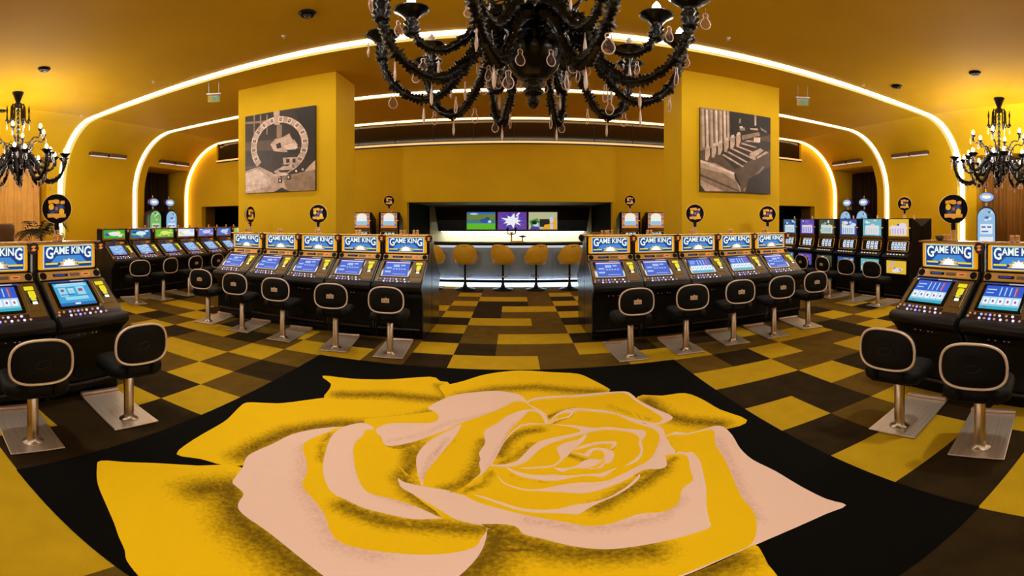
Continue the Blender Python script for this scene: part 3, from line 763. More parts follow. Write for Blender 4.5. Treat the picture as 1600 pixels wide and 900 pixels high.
for x, y in ((385,740),(460,710),(525,655),(580,640)): L(0, (x-16,y-18),(x+18,y-22),(x+20,y+18),(x-14,y+22)); L(5, (x-7,y-9),(x+8,y-11),(x+9,y+9),(x-6,y+11))
picture('wall_picture', -5.16, -3.53, 2.23, 3.86, sh, 'square sepia photograph of a roulette wheel on the left pillar')
sh = [(1, [(0,0),(1,0),(1,1),(0,1)])]
L = lambda mi, *pts: sh.append((mi, [rp(*p) for p in pts]))
L(3, (124,95),(350,130),(350,420),(124,460))
for k, x in enumerate((135, 165, 200, 235, 270, 300, 325)):
    L(5 if k % 2 else 4, (x,97+x*0.12),(x+16,99+x*0.12),(x+22,430),(x+6,440))
    L(2, (x+18,99+x*0.12),(x+24,100+x*0.12),(x+30,430),(x+23,430))
L(0, (350,135),(695,195),(695,330),(560,320),(355,360)); L(3, (425,270),(470,275),(475,300),(430,300)); L(5, (425,265),(450,262),(455,280),(430,282))
L(4, (510,280),(580,285),(580,300),(520,295)); L(3, (600,275),(660,310),(655,325),(610,300)); L(4, (550,170),(568,175),(566,260),(552,260)); L(3, (425,200),(438,200),(435,240),(420,240))
L(3, (350,360),(590,315),(600,345),(360,400)); L(2, (124,460),(420,400),(690,340),(690,480),(390,650),(124,540))
L(1, (250,470),(600,380),(690,400),(690,460),(390,620))
for k in range(6): L(4, (285+k*38,500-k*22),(300+k*38,492-k*22),(470+k*26,600-k*40),(455+k*26,606-k*40))
for k in range(6):
    x, y = 160+k*48, 500-k*22
    L(4, (x,y-60),(x+34,y-70),(x+38,y-10),(x+18,y+45),(x,y+40)); L(5, (x+8,y-74),(x+30,y-78),(x+30,y-55),(x+8,y-52)); L(1, (x+34,y-50),(x+44,y-55),(x+46,y),(x+36,y+8))
L(5, (545,360),(600,360),(600,400),(545,395)); L(4, (510,490),(600,450),(630,470),(560,520),(560,550),(510,530)); L(4, (570,520),(650,475),(680,490),(640,560),(620,630),(580,580))
L(4, (124,540),(240,570),(380,650),(390,700),(430,760),(440,800),(124,790)); L(3, (124,600),(300,650),(400,720),(430,800),(300,795),(124,700)); L(1, (124,740),(160,790),(124,790))
L(5, (124,535),(385,645),(382,665),(124,555)); L(2, (124,650),(420,790),(420,800),(124,670)); L(2, (390,650),(470,590),(690,480),(690,830),(440,800),(430,740))
L(3, (450,790),(620,600),(640,600),(470,800)); L(1, (500,700),(690,600),(690,825),(470,805))
picture('wall_picture', 3.28, 4.85, 2.2, 3.79, sh, 'square sepia photograph of players at a gaming table, on the right pillar')

# ------------------------------------------------------------------ lettering
def text_mesh(name, s, h, m, parent, M, depth=0.002, squash=1.0):
    cu = bpy.data.curves.new(name, 'FONT'); cu.body = s; cu.size = h; cu.extrude = depth; cu.align_x = 'CENTER'; cu.align_y = 'CENTER'
    cu.offset = h*0.02; cu.resolution_u = 2
    o = bpy.data.objects.new(name, cu); COL.objects.link(o)
    dg = bpy.context.evaluated_depsgraph_get(); me = bpy.data.meshes.new_from_object(o.evaluated_get(dg))
    bpy.data.objects.remove(o); me.name = name
    me.transform(M @ Matrix.Diagonal((squash, 1, 1, 1)))
    me.materials.clear(); me.materials.append(m)
    r = bpy.data.objects.new(name, me); COL.objects.link(r); r.parent = parent
    return r

# ------------------------------------------------------------------ slant-top video machines
TH = math.atan2(0.27, 0.33)
SL = Matrix(((1, 0, 0, 0), (0, math.cos(TH), -math.sin(TH), -0.62), (0, math.sin(TH), math.cos(TH), 0.815), (0, 0, 0, 1)))
PROF = [(0,0),(-.53,0),(-.53,.10),(-.57,.12),(-.58,.60),(-.62,.66),(-.685,.71),(-.70,.76),(-.685,.80),(-.62,.812),(-.30,1.075),(-.245,1.09),(-.20,1.17),(-.15,1.18),(-.15,1.435),(0,1.435)]
SCR = {'blue': ((30, 80, 200), (150, 190, 245), (200, 160, 220)), 'poker': ((40, 90, 205), (175, 215, 240), (40, 180, 200)), 'cyan': ((60, 165, 215), (150, 215, 235), (30, 110, 190)),
       'pale': ((95, 160, 225), (160, 205, 240), (150, 120, 190))}
def screen(kind, par, w0, w1, v0, v1):
    a, b, c = SCR[kind]
    q = MB(); q.M = SL; z = 0.014
    q.mi = 0; q.box(w0, w1, v0, v1, 0.008, z)
    W, H = w1-w0, v1-v0
    def r(mi, u0, u1, t0, t1, k=1):
        q.mi = mi; zz = z+0.0004*k
        q.add([(w0+W*u0, v0+H*t0, zz), (w0+W*u1, v0+H*t0, zz), (w0+W*u1, v0+H*t1, zz), (w0+W*u0, v0+H*t1, zz)], [(0,1,2,3)], False)
    if kind == 'poker':
        r(2, 0, 1, 0, .18); r(1, 0, 1, .12, .52)
        for k in range(5): r(3, .05+k*.19, .19+k*.19, .20, .46, 2); r(4, .09+k*.19, .14+k*.19, .28, .38, 3)
        for k in range(4): r(1, .40+k*.13, .43+k*.13, .58, .94, 2)
        r(4, .78, .86, .56, .98, 2); r(1, .05, .3, .8, .85, 2); r(1, .05, .25, .66, .70, 2); r(4, .1, .2, .06, .10, 3)
    elif kind == 'blue':
        r(2, 0, 1, .90, 1); r(1, .35, .60, .62, .80); r(1, .65, .82, .70, .80); r(1, .08, .30, .50, .60); r(1, .40, .90, .10, .14)
        for k in range(5): r(1, .36+k*.11, .43+k*.11, .44, .52, 2)
        r(3, .05, .95, .94, .97, 2); r(1, .06, .3, .22, .34)
    else:
        r(1, .04, .96, .84, .93); r(1, .10, .32, .40, .80); r(1, .36, .54, .52, .76); r(1, .60, .84, .44, .82); r(4, .16, .25, .62, .72, 2); r(4, .66, .78, .60, .72, 2); r(2, .12, .5, .46, .50, 3); r(3, .38, .52, .70, .73, 3); r(2, .55, .9, .40, .43, 3)
        r(1, .2, .85, .24, .38); r(2, 0, 1, 0, .12); r(3, .40, .55, .04, .10, 2); r(3, .1, .9, .94, .97, 2)
    return q.build('screen', [em('scr_%s_a' % kind, a, 0.95), em('scr_%s_b' % kind, b, 1.0), em('scr_%s_c' % kind, c, 0.9), em('scr_white', (240, 245, 255), 1.0), em('scr_mauve', (170, 70, 130), 0.8)], par)
def slant(kind, scr, art=None):
    root = empty('slot_machine'); W = 0.345
    king = kind == 'king'
    q = MB(); q.prism(PROF, -W+0.012, W-0.012, 'x'); q.build('cabinet', M_BLACK, root, bevel=0.006)
    for s in (-1, 1):
        q = MB(); P = [(y*0.99-0.002, z*0.992+0.004) for y, z in PROF]
        q.prism(P, s*W, s*(W-0.012), 'x'); q.build('side_panel', M_SIDE, root)
    # padded armrest along the front lip
    q = MB(); lip = [(-.60,.70),(-.67,.705),(-.715,.73),(-.725,.765),(-.71,.80),(-.67,.818),(-.62,.82),(-.60,.80)]
    q.prism(lip, -W+0.004, W-0.004, 'x', True); q.build('armrest', M_PAD, root, bevel=0.01)
    # gold face plate on the slope, screen, payment column
    q = MB(); q.M = SL; q.rbox(-W+0.02, W-0.02, 0.015, 0.425, 0.0, 0.008, 0.004); q.build('face_panel', M_GOLD, root)
    q = MB(); q.M = SL; q.rbox(-0.285, 0.145, 0.085, 0.410, 0.006, 0.013, 0.012); q.build('screen_bezel', M_GLASSBLK, root)
    screen(scr, root, -0.25, 0.11, 0.115, 0.385)
    q = MB(); q.M = SL; q.mi = 0; q.rbox(0.175, 0.305, 0.10, 0.40, 0.006, 0.014, 0.006)
    q.mi = 1; q.rbox(0.195, 0.285, 0.33, 0.375, 0.012, 0.022, 0.006)
    q.mi = 2; q.rbox(0.205, 0.29, 0.18, 0.30, 0.012, 0.018, 0.006)
    q.mi = 1; q.rbox(0.215, 0.28, 0.235, 0.315, 0.018, 0.026, 0.01); q.rbox(0.222, 0.273, 0.205, 0.235, 0.018, 0.026, 0.006)
    q.mi = 3; q.rbox(0.225, 0.27, 0.165, 0.195, 0.018, 0.024, 0.004)
    q.mi = 4; q.rbox(0.208, 0.222, 0.212, 0.228, 0.026, 0.030, 0.003); q.rbox(0.262, 0.276, 0.212, 0.228, 0.026, 0.030, 0.003)
    q.build('bill_acceptor', [M_GOLD, M_YEL, M_BLACK, M_WHITE, em('acceptor_blue', (90, 110, 190), 0.6)], root)
    # buttons
    bw = em('button_white', (235, 215, 255), 1.4); bb = em('button_blue', (150, 150, 255), 1.7); bp = mat('button_pink', (205, 170, 160), 0.3, emit=(210, 170, 160), es=0.2); bo = mat('button_amber', (225, 150, 60), 0.3, emit=(225, 150, 70), es=0.25)
    q = MB(); q.M = SL; q.rbox(-W+0.025, 0.16, -0.004, 0.074, 0.004, 0.010, 0.003); q.rbox(0.16, W-0.025, -0.004, 0.035, 0.004, 0.010, 0.003); q.build('button_panel', mat('maroon_button_panel', (44, 20, 16), 0.35), root)
    proto = {}
    def button(m, u, v, r=0.012):
        if m.name not in proto:
            q = MB(); q.lathe([(0.0115,0),(0.0115,0.007),(0.008,0.010),(0.003,0.0115)], 10); o = q.build('button', m, root); proto[m.name] = o
        else: o = dup(proto[m.name], root)
        o.matrix_local = SL @ Matrix.Translation((u, v, 0.009))
    for u, m in zip((-.30,-.255,-.195,-.155,-.115,-.075,-.03,.03,.085), (bo, bp, bb, bp, bb, bp, bw, bp, bw)): button(m, u, 0.052)
    button(bp, -.31, 0.02)
    for u, m in zip((-.20,-.155,-.11,-.065,-.01,.045,.10,.155), (bw, bp, bb, bp, bw, bp, bw, bp)): button(m, u, 0.010)
    # speaker band
    Y0, Z0 = -0.245, 1.09
    a = math.atan2(0.08, 0.045)
    BM = Matrix(((1,0,0,0),(0,math.cos(a),-math.sin(a),Y0),(0,math.sin(a),math.cos(a),Z0),(0,0,0,1)))
    q = MB(); q.M = BM; q.mi = 0; q.rbox(-W+0.015, W-0.015, 0.004, 0.088, 0, 0.008, 0.004)
    q.mi = 1; q.rbox(-0.19, -0.03, 0.032, 0.062, 0.006, 0.011, 0.004); q.mi = 2; q.box(-0.175, -0.06, 0.04, 0.054, 0.011, 0.012)
    q.mi = 3; q.rbox(-0.01, 0.10, 0.03, 0.064, 0.006, 0.010, 0.004); q.mi = 4; q.rbox(0.12, 0.21, 0.025, 0.068, 0.006, 0.011, 0.008); q.mi = 1; q.box(0.14, 0.19, 0.042, 0.05, 0.011, 0.013)
    sp = q.build('speaker_band', [M_GOLD if not king else mat('gold_band', (218, 172, 96), 0.3, metal=0.35), M_GLASSBLK, em('blue_display', (40, 70, 160), 0.7), mat('grille_brown', (120, 95, 80), 0.5), mat('coin_plate', (235, 150, 90), 0.3, emit=(235, 150, 90), es=0.25)], root)
    for s in (-1, 1):
        q = MB(); q.M = BM @ Matrix.Translation((s*0.29, 0.046, 0.008)); q.lathe([(0.036,0),(0.036,0.004),(0.03,0.005),(0.02,0.001),(0.008,0.004)], 18); q.build('speaker', M_DARK, sp)
    # coloured label strip above the screen
    q = MB(); q.M = SL; q.mi = 0; q.box(-.27, -.05, .405, .42, .008, .011); q.mi = 1; q.box(-.05, .1, .405, .42, .008, .011); q.mi = 0; q.box(.1, .16, .405, .42, .008, .011)
    q.build('label_strip', [em('strip_blue', (70, 90, 190), 0.6), em('strip_pale', (225, 215, 225), 0.7)], root)
    # lit marquee
    q = MB(); q.rbox(-0.315, 0.305, -0.185, -0.15, 1.185, 1.43, 0.01); q.build('sign_frame', M_ORANGE if king else M_BRASS, root)
    if king:
        q = MB(); q.mi = 1; q.box(-0.27, 0.265, -0.192, -0.185, 1.20, 1.418)
        q.mi = 0; q.box(-0.262, 0.257, -0.194, -0.192, 1.207, 1.411)
        q.mi = 2; q.add([(-.2, -.1945, 1.25), (.2, -.1945, 1.25), (.13, -.1945, 1.32), (-.13, -.1945, 1.32)], [(0,1,2,3)], False)
        q.mi = 3; q.box(-0.25, -0.12, -0.196, -0.194, 1.236, 1.252); q.box(0.10, 0.25, -0.196, -0.194, 1.236, 1.252)
        q.build('sign_panel', [em('sign_blue', (16, 62, 150), 0.85), em('sign_cyan', (170, 225, 240), 1.0), em('sign_midblue', (60, 140, 215), 0.95), em('sign_yellow', (245, 225, 40), 0.95)], root)
        TM = Matrix.Translation((0, -0.1965, 1.357)) @ Matrix.Rotation(PI/2, 4, 'X')
        lm = em('sign_letters', (225, 240, 225), 1.15)
        text_mesh('sign_lettering', 'AME KIN', 0.098, lm, root, Matrix.Translation((0, -0.1965, 1.366)) @ Matrix.Rotation(PI/2, 4, 'X'), 0.0015, 0.86)
        text_mesh('sign_initial', 'G', 0.155, lm, root, Matrix.Translation((-0.208, -0.1965, 1.343)) @ Matrix.Rotation(PI/2, 4, 'X'), 0.0015, 0.75)
        text_mesh('sign_initial', 'G', 0.155, lm, root, Matrix.Translation((0.208, -0.1965, 1.343)) @ Matrix.Rotation(PI/2, 4, 'X'), 0.0015, 0.75)
        q = MB(); pts = []
        for k in range(13):
            an = PI*k/12; r = 0.075 if k % 2 == 0 else 0.055
            pts.append((r*1.25*math.cos(an), 1.222+r*math.sin(an)))
        q.mi = 1; q.prism([(x*1.25, z+(-0.004 if z < 1.23 else 0)) for x, z in pts], -0.1965, -0.194, 'y'); q.mi = 0; q.prism([(x*0.78, 1.222+(z-1.222)*0.9) for x, z in pts], -0.199, -0.1965, 'y')
        q.build('crown_emblem', [em('crown_white', (255, 252, 235), 1.3), em('crown_gold', (235, 190, 110), 0.9)], root)
    else:
        c = art
        q = MB(); q.mi = 0; q.box(-0.285, 0.275, -0.194, -0.185, 1.235, 1.42)
        rr = random.Random(str(c))
        for k in range(9):
            q.mi = 1+k % 3
            cx, cz, rx, rz_ = rr.uniform(-.22, .2), rr.uniform(1.26, 1.40), rr.uniform(.03, .085), rr.uniform(.012, .03)
            q.add([(cx+rx*math.cos(t*PI/5), -0.1945-0.0002*k, min(1.418, max(1.237, cz+rz_*math.sin(t*PI/5)))) for t in range(10)], [tuple(range(10))], False)
        q.mi = 4
        q.add([(0.15*math.cos(t*PI/8), -0.1968, 1.335+0.05*math.sin(t*PI/8)) for t in range(16)], [tuple(range(16))], False)
        q.build('sign_panel', [em('art_%d_%d_%d' % x, x, 0.95) for x in c], root)
        q = MB(); q.rbox(-0.07, 0.07, -0.20, -0.15, 1.175, 1.225, 0.015); q.build('logo_plaque', mat('purple_plaque', (60, 40, 90), 0.4, emit=(70, 50, 110), es=0.4), root)
    # badge, top rail, candle lights, lower speaker, kick grille
    q = MB(); bx, bz = 0.345, 1.40
    q.mi = 0; q.prism([(bx-0.055, bz), (bx-0.03, bz-0.045), (bx, bz-0.065), (bx+0.03, bz-0.045), (bx+0.055, bz), (bx+0.035, bz+0.045), (bx, bz+0.055), (bx-0.035, bz+0.045)], -0.225, -0.19, 'y')
    q.mi = 1; q.prism([(bx-0.025, bz-0.022), (bx+0.005, bz-0.028), (bx+0.027, bz-0.012), (bx+0.004, bz-0.002), (bx+0.026, bz+0.020), (bx-0.004, bz+0.026), (bx-0.028, bz+0.010), (bx-0.004, bz+0.002)], -0.229, -0.225, 'y')
    q.build('badge', [mat('aubergine_plastic', (50, 14, 44), 0.35), mat('badge_orange', (235, 150, 60), 0.4, emit=(235, 150, 60), es=0.35)], root)
    q = MB(); q.rbox(-0.355, 0.355, -0.20, 0.0, 1.435, 1.455, 0.006); q.build('top_rail', M_BRASS, root)
    for x in (-0.10, -0.045) if king else (-0.2, 0.2):
        q = MB(); q.mi = 0; q.rbox(x-0.02, x+0.02, -0.12, -0.08, 1.455, 1.475, 0.005); q.mi = 1; q.rbox(x-0.019, x+0.019, -0.119, -0.081, 1.475, 1.495, 0.005); q.mi = 0; q.rbox(x-0.019, x+0.019, -0.119, -0.081, 1.495, 1.522, 0.008)
        q.build('candle_light', [mat('pink_acrylic', (232, 175, 140), 0.25), mat('amber_acrylic', (225, 160, 40), 0.25)], root)
    q = MB(); q.M = Matrix.Translation((-0.10, -0.578, 0.27)) @ Matrix.Rotation(PI/2, 4, 'X'); q.lathe([(0.055,0),(0.055,0.012),(0.045,0.012),(0.03,0.002),(0.01,0.01)], 20); q.build('lower_speaker', M_DARK, root)
    q = MB(); q.rbox(-0.30, 0.30, -0.60, -0.575, 0.14, 0.165, 0.006)
    for k in range(24): q.box(-0.29+k*0.0245, -0.285+k*0.0245, -0.606, -0.60, 0.14, 0.165)
    q.build('foot_grille', mat('dull_steel', (75, 66, 62), 0.35, metal=0.9), root)
    kn = None
    for k, x in enumerate((-0.12, -0.06, 0.02, 0.06)):
        if kn is None:
            q = MB(); q.M = Matrix.Rotation(PI/2, 4, 'X'); q.lathe([(0.012,0),(0.012,0.006),(0.007,0.01)], 10); kn = q.build('lock', mat('lock_metal', (225, 180, 160), 0.3, metal=0.6), root); o = kn
        else: o = dup(kn, root)
        o.location = (x, -0.60, 0.645)
    return root

kings = {s: slant('king', s) for s in ('blue', 'poker', 'cyan')}
def king(s, x, y, rz, label, group): return place(kings[s], x, y, 0, rz, label, 'slot machine', group)
YC = 5.95
ordn = ['nearest the bar aisle', 'second from the bar aisle', 'in the middle of its bank of five', 'fourth from the bar aisle', 'farthest from the bar aisle']
for k in range(5):
    king('blue', -1.20-0.71*(k+0.5), YC, 0, 'blue screen slot machine, front left bank, %s' % ordn[k], 'machines of the front left bank')
for k, s in enumerate(('blue', 'blue', 'poker', 'poker', 'blue')):
    king(s, 1.03+0.70*(k+0.5), YC, 0, '%s screen slot machine, front right bank, %s' % ({'blue': 'blue', 'poker': 'card game'}[s], ordn[k]), 'machines of the front right bank')
king('cyan', -3.72, 2.22-0.365, PI/2, 'near left slot machine with pale cyan screen, beside the aisle', 'machines of the near left bank')
king('poker', -3.72, 2.22-1.095, PI/2, 'slot machine cut by the left frame edge, near left bank', 'machines of the near left bank')
king('poker', 3.72, 2.335-0.365, -PI/2, 'near right slot machine beside the aisle, showing cards on blue screen', 'machines of the near right bank')
king('poker', 3.72, 2.335-1.095, -PI/2, 'slot machine cut by the right frame edge, near right bank', 'machines of the near right bank')
king('cyan', -1.20-0.355, YC+0.02, PI, 'slot machine facing the bar, back to back with front left bank end', 'machines facing the bar')
king('cyan', 1.03+0.35, YC+0.02, PI, 'slot machine facing the bar, back to back with front right bank end', 'machines facing the bar')
ARTS = [((60, 170, 60), (245, 230, 60), (50, 90, 180), (240, 240, 240), (235, 235, 225)), ((40, 110, 170), (90, 200, 120), (30, 40, 120), (230, 240, 250), (220, 240, 235)),
        ((110, 190, 50), (240, 235, 90), (60, 150, 60), (200, 230, 120), (235, 230, 120)), ((225, 235, 250), (245, 250, 255), (240, 220, 120), (200, 215, 245), (250, 250, 250)),
        ((110, 130, 210), (220, 200, 235), (90, 70, 170), (235, 225, 240), (215, 205, 240)), ((70, 110, 200), (230, 210, 120), (60, 60, 150), (190, 215, 240), (200, 215, 240)),
        ((150, 200, 90), (245, 240, 120), (100, 160, 200), (240, 240, 240), (240, 240, 200))]
FL = ['nearest the viewer, green and yellow sign', 'second nearest, green and blue sign', 'third, lime green sign', 'fourth, white sign', 'fifth, violet sign', 'sixth, blue sign', 'last, half hidden behind the front bank']
for k, c in enumerate(ARTS):
    m = slant('multi', 'pale', c)
    place(m, -7.70, 5.09+0.738*k, 0.04, PI/2, 'slot machine in far left row: %s' % FL[k], 'slot machine', 'machines of the far left row')
    q = MB(); q.box(-0.345, 0.345, -0.52, 0, -0.04, 0.002); q.build('plinth', M_DARK, m)

# ------------------------------------------------------------------ machine chairs
def make_chair(logo):
    root = empty('slot_chair')
    q = MB(); q.mi = 0; q.rbox(-0.18, 0.18, -0.15, 0.62, 0.006, 0.018, 0.004); q.build('base_plate', M_PLATE, root)
    q = MB(); q.rbox(-0.18, 0.18, 0.57, 0.62, 0.018, 0.045, 0.006); q.build('foot_stop', mat('pale_aluminium', (215, 190, 170), 0.35, metal=0.7), root)
    q = MB(); q.lathe([(0.075,0.018),(0.07,0.024),(0.045,0.035),(0.039,0.06),(0.038,0.44),(0.03,0.45)], 24); q.build('post', M_STEEL, root)
    q = MB(); q.lathe([(0.06,0.44),(0.12,0.455),(0.12,0.475)], 16); q.box(-0.15, 0.15, -0.16, 0.16, 0.455, 0.475); q.build('seat_mount', M_DARK, root)
    q = MB(); P = rrect(0.215, 0.20, 0.09, 5); q.rings([[(x*s, y*s+0.01, z) for x, y in P] for s, z in ((0.93, 0.47), (1, 0.485), (1.02, 0.53), (0.98, 0.56), (0.85, 0.575))], True, True, True); q.build('seat', M_VINYL, root)
    # backrest: soft rounded pad, slightly curved, with a metal rim
    def outline(s=1.0):
        out = []
        for k in range(40):
            a = 2*PI*k/40; c, sn = math.cos(a), math.sin(a)
            e = 0.62 if sn < 0 else 0.72
            x = math.copysign(abs(c)**e, c)*0.205*s; z = math.copysign(abs(sn)**e, sn)*0.152*s
            x *= 1-0.05*(z/0.15 if z > 0 else 0)
            out.append((x, z))
        return out
    cz, yb = 0.745, -0.235
    def P3(s, dy): return [(x, yb+dy+0.55*x*x, cz+z) for x, z in outline(s)]
    q = MB(); q.rings([P3(0.5, -0.012), P3(0.9, -0.008), P3(0.98, 0.0), P3(1.0, 0.02), P3(0.97, 0.05), P3(0.8, 0.062)], True, True, True); br = q.build('backrest', M_VINYL, root)
    q = MB(); q.loop(P3(1.0, -0.004), 0.0095, 8); q.build('backrest_rim', M_RIM, root)
    for s in (-1, 1):
        q = MB(); q.tube([(s*0.10, -0.10, 0.47), (s*0.10, -0.19, 0.49), (s*0.10, -0.215, 0.56), (s*0.10, -0.215, 0.66)], 0.016, 8)
        q.build('back_bracket', M_DARK, root)
    q = MB()
    if logo:
        y = yb-0.016
        q.box(-0.045, 0.045, y, y+0.006, cz-0.028, cz+0.022); q.prism([(-0.01, cz+0.02), (0.02, cz+0.02), (0.005, cz+0.036)], y, y+0.006, 'y')
        q.mi = 1; q.box(-0.035, -0.012, y-0.001, y, cz-0.008, cz-0.002); q.box(0.005, 0.01, y-0.001, y, cz-0.02, cz+0.01); q.box(0.02, 0.036, y-0.001, y, cz-0.014, cz-0.008)
        q.build('logo_patch', [mat('cream_patch', (205, 175, 140), 0.6), mat('patch_brown', (90, 65, 40), 0.6)], br)
    else:
        y = yb-0.014
        q.tube([(-0.05, y, cz-0.03), (-0.02, y, cz-0.038), (0.02, y, cz-0.03), (0.05, y, cz-0.01), (0.045, y, cz+0.01)], 0.002, 5)
        q.tube([(-0.05, y, cz-0.025), (-0.035, y, cz+0.008), (0.0, y, cz+0.015), (0.03, y, cz+0.022)], 0.002, 5)
        q.build('stitched_logo', mat('dark_grey_thread', (30, 28, 27), 0.6), br)
    return root
CHP, CHN = make_chair(True), make_chair(False)
def chair(p, x, y, rz, label, group): place(p, x, y, 0, rz, label, 'chair', group)
G = 'chairs of the front left bank'
for k, (x, y, r) in enumerate(((-1.454, 4.66, 0.08), (-2.168, 4.66, 0.16), (-3.0, 4.74, 0.08), (-3.75, 4.80, 0.12), (-4.48, 4.84, 0.17))):
    chair(CHP, x, y, r, 'black oval backed chair, front left bank, %s' % ordn[k], G)
G = 'chairs of the front right bank'
for k, (x, y, r) in enumerate(((1.345, 4.59, 0.04), (2.06, 4.61, -0.035), (2.78, 4.68, -0.1), (3.43, 4.66, -0.08), (4.13, 4.73, -0.13))):
    chair(CHP, x, y, r, 'black oval backed chair, front right bank, %s' % ordn[k], G)
chair(CHN, -2.535, 1.85, PI/2-0.18, 'near left black chair beside the aisle, right of the leftmost chair', 'chairs of the near left bank')
chair(CHN, -2.535, 1.06, PI/2-0.14, 'leftmost black chair, its rimmed back seen nearly square on', 'chairs of the near left bank')
chair(CHN, 2.431, 1.77, -1.36, 'near right black chair beside the aisle, its back turned left', 'chairs of the near right bank')
chair(CHN, 2.42, 1.12, -1.32, 'rightmost black chair, its post on the big ribbed plate by frame edge', 'chairs of the near right bank')
for k, (y, r) in enumerate(((4.92, -0.35), (5.62, 0.05), (6.36, 0.0), (7.08, 0.0))):
    chair(CHN if k < 2 else CHP, -6.47, y, PI/2+r, 'black chair facing the far left row, %s' % ('nearest the viewer', 'second nearest', 'third', 'farthest, its base hidden behind front bank chairs')[k], 'chairs of the far left row')
for k, (y, r) in enumerate(((4.98, 0.1), (5.65, 0.1), (6.31, 0.0), (7.0, 0.0))):
    chair(CHN if k < 2 else CHP, 6.13, y, -PI/2+r, 'black chair facing the far right row, %s' % ('nearest the viewer', 'second nearest', 'third', 'farthest, behind the front bank chairs')[k], 'chairs of the far right row')

# ------------------------------------------------------------------ upright reel machines
UP = [(0,0),(-.46,0),(-.46,.10),(-.48,.12),(-.46,.84),(-.55,.86),(-.565,.90),(-.54,.93),(-.42,1.0),(-.36,1.28),(-.385,1.30),(-.385,1.715),(-.34,1.72),(-.03,1.56),(0,1.56)]
def blobs(q, x0, x1, z0, z1, y, n, seed, mi):
    rr = random.Random(seed)
    for k in range(n):
        q.mi = mi[k % len(mi)]
        rx, rz_ = rr.uniform(.05, .18)*(x1-x0), rr.uniform(.05, .13)*(z1-z0)
        cx, cz = rr.uniform(x0+rx, x1-rx), rr.uniform(z0+rz_, z1-rz_)
        q.add([(cx+rx*math.cos(t*PI/5), y-0.0003*(k+1), cz+rz_*math.sin(t*PI/5)) for t in range(10)], [tuple(range(10))], False)
def upright(cols, seed, lever=False, spots=False):
    root = empty('reel_slot_machine'); W = 0.335
    q = MB(); q.prism(UP, -W, W, 'x'); q.build('cabinet', M_BLACK, root, bevel=0.008)
    ms = [em('art_%d_%d_%d' % c, c, 0.9) for c in cols]
    q = MB(); q.mi = 0; q.box(-0.26, 0.26, -0.395, -0.385, 1.335, 1.70)
    if spots:
        q.mi = 1; q.add([(0.17*math.cos(t*PI/9), -0.3955, 1.60+0.10*math.sin(t*PI/9) if t < 10 else 1.60-0.03) for t in range(19) if t < 10 or True][:19], [tuple(range(19))], False)
        q.box(-0.17, 0.17, -0.397, -0.395, 1.40, 1.60); q.mi = 3; q.box(-0.19, 0.19, -0.399, -0.397, 1.40, 1.50)
        q.mi = 2
        for x in (-0.215, 0.215):
            for z in (1.66, 1.56, 1.40): q.add([(x+0.035*math.cos(t*PI/6), -0.3995, z+0.03*math.sin(t*PI/6)) for t in range(12)], [tuple(range(12))], False)
    else:
        blobs(q, -0.26, 0.26, 1.335, 1.70, -0.396, 12, seed, [1, 2, 3])
        q.mi = 1; q.box(-0.19, 0.21, -0.402, -0.4, 1.36, 1.56); q.mi = 3
        for k in range(5): q.box(-0.16+k*0.07, -0.13+k*0.07, -0.404, -0.402, 1.38, 1.50)
    q.build('top_glass', ms, root)
    q = MB(); q.rbox(-0.29, 0.29, -0.40, -0.36, 1.262, 1.325, 0.01); q.build('reward_panel', M_GOLD, root)
    R2 = Matrix(((1,0,0,0),(0,math.cos(1.36),-math.sin(1.36),-0.42),(0,math.sin(1.36),math.cos(1.36),1.0),(0,0,0,1)))
    q = MB(); q.M = R2; q.loop([(x, y+0.125, 0.012) for x, y in rrect(0.27, 0.115, 0.03, 4)], 0.014, 6); q.build('window_rim', M_BRASS, root)
    q = MB(); q.M = R2; q.box(-0.255, 0.255, 0.02, 0.235, 0.003, 0.009); wi = q.build('reel_window', M_GLASSBLK, root)
    rl = None; nr = 5 if lever else 3
    for k in range(nr):
        x = (k-(nr-1)/2)*(0.078 if nr == 5 else 0.115)+0.02; hw = 0.03 if nr == 5 else 0.042
        q = MB(); q.M = R2; q.mi = 0; q.rings([[(x-hw, y, z), (x+hw, y, z)] for y, z in ((0.045, 0.010), (0.09, 0.022), (0.13, 0.026), (0.17, 0.022), (0.215, 0.010))], False, False, True)
        q.mi = 1; rr = random.Random(seed*7+k); z = 0.028
        for y in (0.075, 0.13, 0.185): q.add([(x+hw*0.55*math.cos(t*PI/4), y+0.013*math.sin(t*PI/4), 0.0275 if y == 0.13 else 0.021) for t in range(8)], [tuple(range(8))], False)
        q.build('reel', [em('reel_white', (215, 232, 250), 1.0), mat('symbol_%d' % (k % 2), ((40, 60, 140), (150, 40, 40))[k % 2], 0.4)], wi)
    bt = None
    for k in range(6):
        q_m = (em('deck_white', (230, 220, 230), 0.9), M_YEL)[k == 4]
        q = MB(); q.M = Matrix.Translation((-0.2+k*0.08, -0.50, 0.955)) @ Matrix.Rotation(0.5, 4, 'X'); q.rbox(-0.022, 0.022, -0.014, 0.014, 0, 0.012, 0.004); q.build('button', q_m, root)
    q = MB(); q.mi = 0; q.box(-0.25, 0.25, -0.482, -0.46, 0.55, 0.82); blobs(q, -0.25, 0.25, 0.55, 0.82, -0.483, 10, seed+50, [1, 2, 3]); q.build('belly_glass', ms, root)
    q = MB(); q.mi = 0; q.lathe([(0.03,1.69),(0.03,1.71),(0.018,1.72),(0.018,1.78),(0.012,1.79)], 10, (0.05,-0.26,0)); q.build('candle_light', mat('pink_acrylic', (232, 175, 140), 0.25), root)
